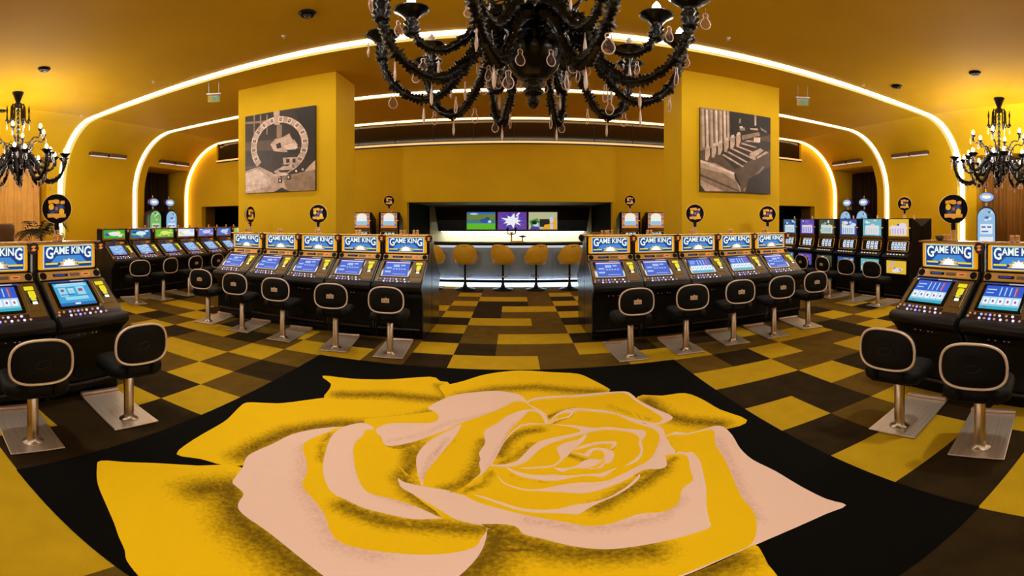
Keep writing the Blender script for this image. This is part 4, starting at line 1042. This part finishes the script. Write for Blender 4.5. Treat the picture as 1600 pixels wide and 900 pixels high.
    q = MB(); q.lathe([(0.02,0),(0.03,0.012),(0.02,0.024)], 10, (0.285,-0.40,1.50)); q.build('corner_lamp', mat('badge_orange', (235, 150, 60), 0.4, emit=(235, 150, 60), es=0.35), root)
    if lever:
        q = MB(); q.tube([(-0.335,-0.25,1.22),(-0.37,-0.25,1.22),(-0.375,-0.27,1.10),(-0.375,-0.30,0.98)], 0.012, 8); q.lathe([(0.004,-0.03),(0.028,-0.012),(0.03,0.005),(0.018,0.025),(0.004,0.03)], 12, (-0.375,-0.305,0.965)); q.build('lever', M_RIM, root)
    q = MB(); q.rbox(-0.32, 0.32, -0.50, -0.47, 0.06, 0.09, 0.005); q.build('foot_grille', mat('dull_steel', (75, 66, 62), 0.35, metal=0.9), root)
    return root
UC = [((235, 190, 60), (235, 225, 235), (50, 70, 160), (205, 175, 215)), ((110, 190, 200), (215, 235, 240), (70, 150, 190), (240, 200, 200)), ((60, 90, 170), (225, 232, 240), (235, 215, 120), (120, 160, 210)),
      ((70, 80, 60), (215, 225, 215), (210, 170, 40), (130, 170, 190)), ((90, 80, 180), (220, 215, 240), (190, 90, 110), (120, 110, 200)), ((60, 110, 160), (215, 235, 235), (40, 60, 110), (160, 200, 210))]
UN = ['nearest, yellow belly glass', 'second, teal glass', 'third, dark blue glass', 'fourth, dark olive glass', 'fifth, violet glass', 'farthest, pale blue glass']
for k in range(6):
    m = upright(UC[k], 11+k, lever=(k == 0))
    place(m, 7.37, 5.11+0.728*k, 0, -PI/2, 'upright slot machine in the far right row: %s' % UN[k], 'slot machine', 'machines of the far right row')
    if k == 0: up0 = m
place(upright(UC[4], 40), 7.39, 5.11, 0, PI/2, 'black upright slot machine facing away, back to back with the far right row end', 'slot machine')
SP = ((225, 140, 60), (248, 244, 232), (70, 110, 190), (150, 200, 230))
bm_ = upright(SP, 30, spots=True)
for x, lab in ((-4.14, 'upright machine partly hidden by the left pillar, left of the bar'), (-3.35, 'upright machine beside the bar opening, left of it, round sign on top'),
               (3.10, 'upright machine beside the bar opening, right of it, round sign on top'), (3.84, 'upright machine partly hidden by the right pillar, right of the bar')):
    o = place(bm_, x, 11.0, 0.0, 0, lab, 'slot machine', 'machines beside the bar'); o.scale = (0.88, 0.95, 1.105)

# ------------------------------------------------------------------ tall arch-topped machines with oval toppers
def tall(cols, seed):
    root = empty('tall_slot_machine'); W = 0.27
    arch = [(-W, 0.75), (W, 0.75)]+[(W*math.cos(PI*k/14), 1.78+0.30*math.sin(PI*k/14)) for k in range(15)]
    q = MB(); q.prism(arch, -0.34, 0.0, 'y'); q.build('cabinet', mat('violet_black', (22, 12, 30), 0.35), root, bevel=0.01)
    q = MB(); q.prism([(0, 0), (-.42, 0), (-.44, .1), (-.42, .74), (-.50, .78), (-.50, .84), (-.40, .92), (-.34, 1.0), (0, 1.0)], -W, W, 'x'); q.build('lower_cabinet', M_BLACK, root, bevel=0.01)
    ms = [em('art_%d_%d_%d' % c, c, 0.9) for c in cols]
    s = 0.9
    q = MB(); q.mi = 0; q.prism([(-W*s, 1.05), (W*s, 1.05)]+[(W*s*math.cos(PI*k/14), 1.76+0.29*s*math.sin(PI*k/14)) for k in range(15)], -0.352, -0.34, 'y')
    q.mi = 1; q.box(-W*.62, W*.62, -0.355, -0.352, 1.30, 1.58)
    q.mi = 2; q.box(-W*.5, -W*.08, -0.357, -0.355, 1.47, 1.52); q.box(W*.1, W*.5, -0.357, -0.355, 1.47, 1.52); q.box(-W*.5, W*.2, -0.357, -0.355, 1.35, 1.39)
    blobs(q, -W*.75, W*.75, 1.64, 1.98, -0.352, 9, seed, [3, 1, 2]); q.mi = 1; q.box(-W*.7, W*.7, -0.355, -0.352, 1.08, 1.22)
    q.build('arched_glass', ms, root)
    q = MB(); q.tube([(0, -0.2, 2.06), (0, -0.2, 2.22)], 0.03, 8); q.build('topper_neck', M_RIM, root)
    q = MB(); ov = [(0.225*math.cos(2*PI*k/28), 2.33+0.145*math.sin(2*PI*k/28)) for k in range(28)]; q.prism(ov, -0.26, -0.16, 'y'); tp = q.build('oval_topper', mat('violet_rim', (80, 60, 140), 0.35), root, bevel=0.01)
    q = MB(); q.mi = 0; q.prism([(0.20*math.cos(2*PI*k/28), 2.33+0.12*math.sin(2*PI*k/28)) for k in range(28)], -0.266, -0.26, 'y')
    q.mi = 1; q.prism([(0.13*math.cos(2*PI*k/16), 2.34+0.055*math.sin(2*PI*k/16)) for k in range(16)], -0.269, -0.266, 'y')
    q.mi = 2; q.prism([(-0.12, 2.36), (0.0, 2.40), (0.12, 2.36), (0.0, 2.375)], -0.272, -0.269, 'y')
    q.build('topper_glass', [em('topper_blue', (150, 185, 235), 0.9), em('topper_white', (245, 245, 235), 1.0), em('topper_yellow', (240, 220, 70), 0.9)], tp)
    q = MB(); q.lathe([(0.02, 2.46), (0.024, 2.49), (0.016, 2.56), (0.006, 2.57)], 10, (-0.02, -0.2, 0)); q.build('candle_light', mat('amber_acrylic', (225, 160, 40), 0.25), root)
    return root
TG = tall(((120, 190, 110), (205, 225, 190), (60, 110, 140), (230, 215, 90)), 3)
TB = tall(((150, 195, 235), (235, 242, 250), (60, 120, 190), (240, 200, 90)), 4)
place(TG, -11.35, 9.2, 0, PI/2, 'tall machine with green arched glass before the dark left curtain', 'slot machine')
place(TB, -11.35, 9.95, 0, PI/2, 'tall machine with pale blue arched glass before the dark left curtain', 'slot machine')
place(TB, 11.2, 10.35, 0, -PI/2, 'tall blue arched machine before the dark right curtain, left one of the pair', 'slot machine')
place(TB, 11.2, 9.55, 0, -PI/2, 'tall blue arched machine before the dark right curtain, right one of the pair', 'slot machine')
place(TB, 10.75, 4.75, 0, -1.2, 'tall blue arched machine with oval topper before the brown curtain at right', 'slot machine')

# ------------------------------------------------------------------ round lollipop signs on top of the banks
def make_round():
    root = empty('round_sign'); R = 0.145
    q = MB(); q.prism([(R*math.cos(2*PI*k/36), 0.32+R*math.sin(2*PI*k/36)) for k in range(36)], -0.02, 0.02, 'y'); q.build('disc', mat('midnight_enamel', (5, 4, 9), 0.6, spec=0.15), root, bevel=0.004)
    q = MB(); q.loop([(R*math.cos(2*PI*k/36), -0.005, 0.32+R*math.sin(2*PI*k/36)) for k in range(36)], 0.0075, 6); q.build('disc_rim', mat('gold_rim', (240, 195, 110), 0.3, emit=(240, 190, 100), es=0.2), root)
    q = MB(); q.box(-0.022, 0.022, -0.02, 0.02, 0.11, 0.19); q.build('neck', M_BLACK, root)
    q = MB(); q.rbox(-0.03, -0.012, -0.012, 0.012, 0.0, 0.15, 0.004); q.rbox(0.012, 0.03, -0.012, 0.012, 0.0, 0.15, 0.004); q.rbox(-0.05, 0.05, -0.03, 0.03, 0.0, 0.012, 0.004); q.build('stand', mat('clear_post', (235, 190, 150), 0.2), root)
    q = MB(); y0, y1 = -0.024, -0.02; Z = 0.32
    def pr(mi, pts, k=0): q.mi = mi; q.prism([(x, Z+z) for x, z in pts], y0-0.0012*k, y1, 'y')
    def cres(a0, a1, r0, r1): return [(r1*math.cos(a), r1*math.sin(a)) for a in [a0+(a1-a0)*t/8 for t in range(9)]]+[(r0*math.cos(a), r0*math.sin(a)) for a in [a1+(a0-a1)*t/8 for t in range(9)]]
    pr(1, cres(PI*0.95, PI*1.45, 0.045, 0.085)); pr(1, cres(-PI*0.05, PI*0.42, 0.045, 0.085)); pr(2, [(x*0.9-0.04, z*0.9-0.04) for x, z in [(0.022*math.cos(t*PI/6), 0.022*math.sin(t*PI/6)) for t in range(12)]], 1)
    pr(2, [(x+0.045, z+0.018) for x, z in [(0.022*math.cos(t*PI/6), 0.022*math.sin(t*PI/6)) for t in range(12)]], 1)
    pr(0, [(-0.082, 0.082), (-0.035, 0.088), (-0.005, 0.094), (0.025, 0.088), (0.03, 0.055), (0.0, 0.045), (-0.035, 0.058), (-0.08, 0.05)], 1); pr(0, [(0.045, 0.08), (0.08, 0.08), (0.08, 0.05), (0.05, 0.045), (0.035, 0.055)], 1)
    pr(0, [(-0.092, -0.05), (-0.03, -0.046), (0.03, -0.046), (0.092, -0.05), (0.09, -0.085), (0.03, -0.088), (0.0, -0.10), (-0.03, -0.085), (-0.088, -0.088)], 1)
    pr(3, [(x-0.052, z+0.02) for x, z in [(0.026*math.cos(t*PI/7), 0.032*math.sin(t*PI/7)) for t in range(14)]], 2); pr(3, [(x+0.05, z-0.028) for x, z in [(0.026*math.cos(t*PI/7), 0.032*math.sin(t*PI/7)) for t in range(14)]], 2)
    pr(4, [(-0.03, 0.01), (0.0, 0.035), (0.03, 0.04), (0.03, -0.02), (0.0, -0.04), (-0.025, -0.03)], 3); pr(5, [(-0.01, 0.012), (0.012, 0.016), (0.012, -0.012), (-0.008, -0.014)], 4)
    q.build('emblem', [mat('emblem_orange', (238, 170, 55), 0.45, emit=(238, 170, 55), es=0.3), mat('emblem_navy', (34, 24, 110), 0.4), mat('emblem_blue', (20, 85, 170), 0.4, emit=(20, 85, 170), es=0.3), mat('emblem_yellow', (250, 200, 35), 0.4, emit=(250, 200, 35), es=0.3), mat('emblem_purple', (110, 70, 140), 0.4), mat('emblem_lilac', (200, 170, 215), 0.4)], root)
    return root
RS = make_round()
for x, y, z, rz, lab in ((-3.66, 1.79, 1.455, 1.0, 'round black and orange sign on the near left bank'), (3.64, 1.98, 1.455, -1.0, 'round black and orange sign on the near right bank'),
                         (-3.04, 5.88, 1.455, 0.2, 'round sign on the middle of the front left bank, before the pillar'), (-4.42, 5.88, 1.455, 1.65, 'narrow looking sideways turned round sign on front left bank, far end'),
                         (2.78, 5.88, 1.455, -0.2, 'round sign on front right bank, below the wall picture'), (4.19, 5.88, 1.455, -0.5, 'round sign on front right bank far end, right of the wall picture'),
                         (-3.37, 10.72, 1.895, 0.2, 'small round sign on the upright machine left of the bar'), (3.12, 10.72, 1.895, -0.2, 'small round sign on the upright machine right of the bar'),
                         (7.12, 5.05, 1.705, -1.0, 'round sign on the nearest upright machine of far right row')):
    place(RS, x, y, z, rz, lab, 'sign')

# ------------------------------------------------------------------ bar
M_BAR = mat('brushed_bar_panel', (138, 152, 166), 0.4, metal=0.35, var=0.12, vscale=2)
root = empty('bar_counter', (0, 10.15, 0))
q = MB(); q.box(-2.75, 2.55, 0.02, 0.55, 0.14, 1.06); q.build('front_panel', M_BAR, root)
q = MB(); q.rbox(-2.8, 2.6, -0.10, 0.62, 1.06, 1.115, 0.01); q.build('worktop', M_BLACK, root)
q = MB(); q.box(-2.75, 2.55, -0.03, 0.02, 1.0, 1.05); q.build('edge_light', em('bar_edge', (225, 228, 235), 0.75), root)
q = MB(); q.box(-2.75, 2.55, -0.045, 0.5, 0.125, 0.20); q.build('ledge', M_DARK, root)
q = MB(); q.box(-2.75, 2.55, -0.036, -0.008, 0.200, 0.203); q.build('ledge_light', em('ledge_led', (215, 232, 255), 11.0), root)
q = MB(); q.box(-2.75, 2.55, 0.0, 0.02, 0.01, 0.125); q.build('plinth_light', em('bar_plinth', (205, 228, 238), 2.4), root)
for k in range(5):
    q = MB(); q.box(-2.2+k*1.05, -2.196+k*1.05, 0.016, 0.021, 0.17, 1.0); q.build('panel_joint', M_DARK, root)
tag(root, 'long bar counter with black top, steel front and glowing white plinth', 'bar counter')
root = empty('back_bar_cabinet', (0, 13.95, 0))
q = MB(); q.prism([(-2.72, 2.15), (2.62, 2.15), (2.5, 1.31), (-2.6, 1.31)], -0.02, 0.33, 'y'); q.build('upper_cabinet', M_BLACK, root)
q = MB(); q.box(-2.5, 2.4, -0.01, 0.3, 1.285, 1.31); q.build('under_light', em('bar_glow', (255, 250, 222), 5.5), root)
q = MB(); q.box(-2.95, 2.7, -0.3, 0.34, 0, 0.86); q.build('lower_cabinet', M_DARK, root)
q = MB(); q.rbox(-2.95, 2.7, -0.34, 0.34, 0.86, 0.90, 0.01); q.build('shelf', mat('pale_shelf', (210, 205, 170), 0.4), root)
tag(root, 'black back bar wall unit above a brightly lit shelf', 'cabinet')
def spt(x0, x1, y0, y1): return [(x0, y0), (x1, y0), (x1, y1), (x0, y1)]
def tvset(x, cols, shapes, lab):
    r = empty('wall_television', (x, 13.92, 1.67))
    q = MB(); q.rbox(-0.515, 0.515, -0.05, 0.01, -0.325, 0.325, 0.01); q.build('casing', mat('tv_bronze', (80, 55, 45), 0.35), r)
    q = MB(); q.mi = 0; q.box(-0.485, 0.485, -0.054, -0.05, -0.29, 0.295)
    for k, (mi, P) in enumerate(shapes):
        q.mi = mi; q.add([((u-0.5)*0.97, -0.0543-0.0002*k, 0.295-v*0.585) for u, v in P], [tuple(range(len(P)))], False)
    q.build('picture', [em('tv_%d_%d_%d' % c, c, 0.9) for c in cols], r)
    tag(r, lab, 'television')
def circ(cx, cy_, rx, ry, n=12): return [(cx+rx*math.cos(2*PI*k/n), cy_+ry*math.sin(2*PI*k/n)) for k in range(n)]
tvset(-1.115, [(50, 110, 190), (110, 130, 60), (60, 120, 110), (90, 185, 30), (30, 80, 150), (190, 215, 240)],
      [(1, spt(0, 1, .12, .42)), (2, spt(0, 1, .42, .62)), (3, spt(0, 1, .66, 1)), (5, circ(.25, .1, .15, .05)), (4, circ(.62, .5, .17, .13)), (5, circ(.8, .55, .06, .08)), (4, circ(.72, .38, .08, .1))], 'television left of three, showing a green sports field')
st = [(0.5+(0.20 if k % 2 else 0.42)*math.cos(2*PI*k/18)*(1 if k % 4 else .75), 0.5+(0.22 if k % 2 else 0.46)*math.sin(2*PI*k/18)*(1 if k % 3 else .7)) for k in range(18)]
tvset(-0.06, [(110, 60, 160), (245, 245, 250), (80, 60, 170), (175, 120, 200)],
      [(2, circ(.5, .5, .48, .48, 16)), (3, [(0.5+(0.1 if k % 2 else 0.5)*math.cos(2*PI*k/24), 0.5+(0.1 if k % 2 else 0.48)*math.sin(2*PI*k/24)) for k in range(24)]), (1, st), (1, [(.62, .2), (.72, .02), (.78, .05), (.68, .25)])], 'middle television, showing a white burst on purple')
tvset(0.985, [(190, 190, 150), (30, 150, 40), (12, 12, 14), (235, 170, 20), (200, 205, 235), (70, 60, 150)],
      [(1, [(.02, .5), (.3, .35), (.4, .6), (.1, .85)]), (2, spt(.38, .78, .4, .85)), (4, circ(.24, .72, .09, .2)), (2, circ(.2, .6, .1, .12)), (3, [(.5, 1), (.56, .72), (.72, .7), (.78, .4), (.95, .3), (.98, 1)]), (4, circ(.80, .45, .07, .2)), (5, [(.05, 1), (.1, .8), (.35, .85), (.4, 1)]), (4, [(.74, .98), (.76, .7), (.84, .7), (.86, .98)])], 'television right of three, showing two bright figures')
q = MB(); q.lathe([(0.05,0),(0.05,0.02),(0.02,0.03),(0.02,0.22),(0.035,0.24),(0.035,0.27)], 12)
tp = q.build('beer_tap', M_BRASS, None)
for s in (-1, 1):
    q = MB(); q.tube([(0,0,0.20),(s*0.07,0,0.22),(s*0.10,0,0.24),(s*0.10,0,0.30)], 0.014, 8); q.lathe([(0.02,0.28),(0.032,0.30),(0.03,0.36),(0.014,0.38)], 10, (s*0.10,0,0)); q.build('tap_handle', M_DARK, tp)
tp.location = (-0.06, 10.35, 1.115); tag(tp, 'small brass tap tower with two dark handles on the bar', 'beer tap')
q = MB(); q.lathe([(0.05,0),(0.05,0.01),(0.012,0.02),(0.012,0.12),(0.02,0.13),(0.09,0.145),(0.085,0.165),(0.02,0.18)], 14); o = q.build('counter_lamp', M_DARK); o.location = (0.22, 10.4, 1.115); tag(o, 'small dark mushroom shaped lamp on the bar beside the tap', 'lamp')
q = MB(); q.rbox(-0.16, 0.14, -0.05, 0.05, 0, 0.045, 0.01); o = q.build('napkin_tray', mat('gold_tray', (200, 150, 50), 0.4)); o.location = (0.10, 10.25, 1.115); tag(o, 'low golden tray on the bar beside the tap', 'tray')
q = MB(); q.lathe([(0.09,0),(0.10,0.02),(0.13,0.24),(0.135,0.26),(0.12,0.26),(0.09,0.03)], 20); o = q.build('ice_bucket', mat('bronze_bucket', (150, 105, 40), 0.4, metal=0.3)); o.location = (2.10, 10.45, 1.115); tag(o, 'bronze ice bucket standing on the right end of the bar', 'bucket')
# bar stools
M_SH = mat('ochre_leather', (206, 156, 22), 0.5, var=0.06); M_SI = mat('apricot_leather', (238, 165, 105), 0.5)
def make_stool():
    r = empty('bar_stool')
    q = MB(); q.lathe([(0.25,0.006),(0.25,0.018),(0.16,0.03),(0.06,0.06),(0.035,0.14),(0.028,0.20),(0.026,0.60),(0.05,0.615)], 24); q.build('pedestal', M_BLACK, r)
    q = MB(); q.loop([(0.16*math.cos(2*PI*k/28), 0.03+0.16*math.sin(2*PI*k/28), 0.335) for k in range(28)], 0.009, 6); q.tube([(0, -0.02, 0.335), (0.15, 0.03, 0.335)], 0.008, 6); q.tube([(0, -0.02, 0.335), (-0.15, 0.03, 0.335)], 0.008, 6); q.build('foot_ring', mat('chrome', (200, 190, 190), 0.12, metal=1.0), r)
    def shell(s, dz, name, m):
        q = MB(); rings = []; n = 36
        for t in range(9):
            f = t/8; ring = []
            for k in range(n):
                a = 2*PI*k/n; back = max(0, -math.sin(a)); side = abs(math.cos(a))
                top = 0.74+0.37*(back**0.28)*(1-0.12*side**6) if back > 0 else 0.74
                top = max(top, 0.76+0.10*side**2)
                rr = (0.30 if f >= 0.45 else 0.30*math.sin(f/0.45*PI/2)**0.8)*s
                if f >= 0.45: rr *= 0.84+0.18*math.sin(min(1, (f-0.45)/0.38)*PI/2)-0.10*max(0, (f-0.83)/0.17)**2
                else: rr *= 0.84
                z = 0.625+dz+0.03*(f/0.45)**2*1.2 if f <= 0.45 else 0.661+dz+(top-0.661-dz)*((f-0.45)/0.55)
                if t == 0: rr = 0.01
                ring.append((rr*math.cos(a)*0.97, rr*math.sin(a)*0.88, z))
            rings.append(ring)
        q.rings(rings, False, True, True); o = q.build(name, m, r); so = o.modifiers.new('thickness', 'SOLIDIFY'); so.thickness = 0.014; so.offset = 0
    shell(1.0, 0, 'seat_shell', M_SH); shell(0.92, 0.03, 'seat_lining', M_SI)
    q = MB(); q.box(-0.055, -0.015, -0.262, -0.254, 1.04, 1.065); q.box(0.0, 0.04, -0.262, -0.254, 1.04, 1.065); q.build('maker_badge', M_DARK, r)
    return r
st_ = make_stool()
for x, rz, lab in ((-1.95, -0.2, 'leftmost bar stool, mostly hidden behind the front left machines'), (-1.171, 0.03, 'ochre bar stool second from the left, its back square on to the viewer'), (-0.263, -0.45, 'ochre bar stool at the middle of the bar, left of the tap'),
                   (0.53, 0.45, 'ochre bar stool at the middle of the bar, right of the tap'), (1.336, 0.30, 'rightmost ochre bar stool beside the front right machines')):
    place(st_, x, 9.78, 0, rz, lab, 'bar stool', 'bar stools along the counter')

# ------------------------------------------------------------------ potted palm and planter at the left
root = empty('potted_palm', (-8.75, 3.85, 0))
q = MB(); q.lathe([(0.16,0),(0.20,0.03),(0.25,0.42),(0.27,0.45),(0.23,0.45),(0.2,0.38)], 20); q.build('pot', M_DARK, root)
q = MB(); q.tube([(0,0,.35),(0.02,0,.8),(0,0.02,1.28)], [0.05, 0.04, 0.03], 8); q.build('trunk', mat('palm_trunk', (60, 42, 22), 0.9), root)
rr = random.Random(5); lf = mat('dark_palm_leaf', (26, 34, 16), 0.5)
for k in range(11):
    a = 2*PI*k/11+rr.uniform(-.2, .2); Lh = rr.uniform(.5, .75); up_ = rr.uniform(.3, .75)
    q = MB(); sp = []
    for t in range(12):
        f = t/11; d = Lh*f; sp.append(Vector((d*math.cos(a), d*math.sin(a), 1.25+up_*math.sin(f*2.2)*0.8-0.25*f*f)))
    q.tube(sp, [0.008*(1-0.6*t/11) for t in range(12)], 5)
    sd = Vector((-math.sin(a), math.cos(a), 0))
    for t in range(2, 12):
        for s in (-1, 1):
            ln = 0.22*math.sin(PI*min(1, (t+1)/12))+0.06; p = sp[t]; tipv = p+sd*s*ln*0.75+(sp[t]-sp[t-1]).normalized()*ln*0.6-Vector((0,0,ln*0.35)); mdl = (p+tipv)/2+Vector((0,0,0.012)); wv = (sp[t]-sp[t-1]).normalized()*0.030
            q.add([tuple(p), tuple(mdl+wv), tuple(tipv), tuple(mdl-wv)], [(0,1,2,3)], False)
    q.build('frond', lf, root)
tag(root, 'dark leafy potted palm before the golden curtains at left', 'palm')
q = MB(); q.lathe([(0.20,0),(0.24,0.05),(0.24,1.30),(0.26,1.42),(0.25,1.56),(0.20,1.60),(0.14,1.60)], 24); o = q.build('tall_urn', mat('brown_urn', (108, 72, 38), 0.6, var=0.2, vscale=6)); o.location = (-8.9, 3.0, 0); tag(o, 'tall brown rounded urn at the left edge beside the palm', 'urn')
q = MB(); q.lathe([(0.03,0),(0.045,0.01),(0.055,0.045),(0.045,0.05),(0.035,0.02)], 16); o = q.build('ash_bowl', mat('dark_green_glass', (40, 44, 28), 0.3)); o.location = (3.62, 2.12, 1.455); tag(o, 'small dark bowl on top of the near right bank', 'bowl')
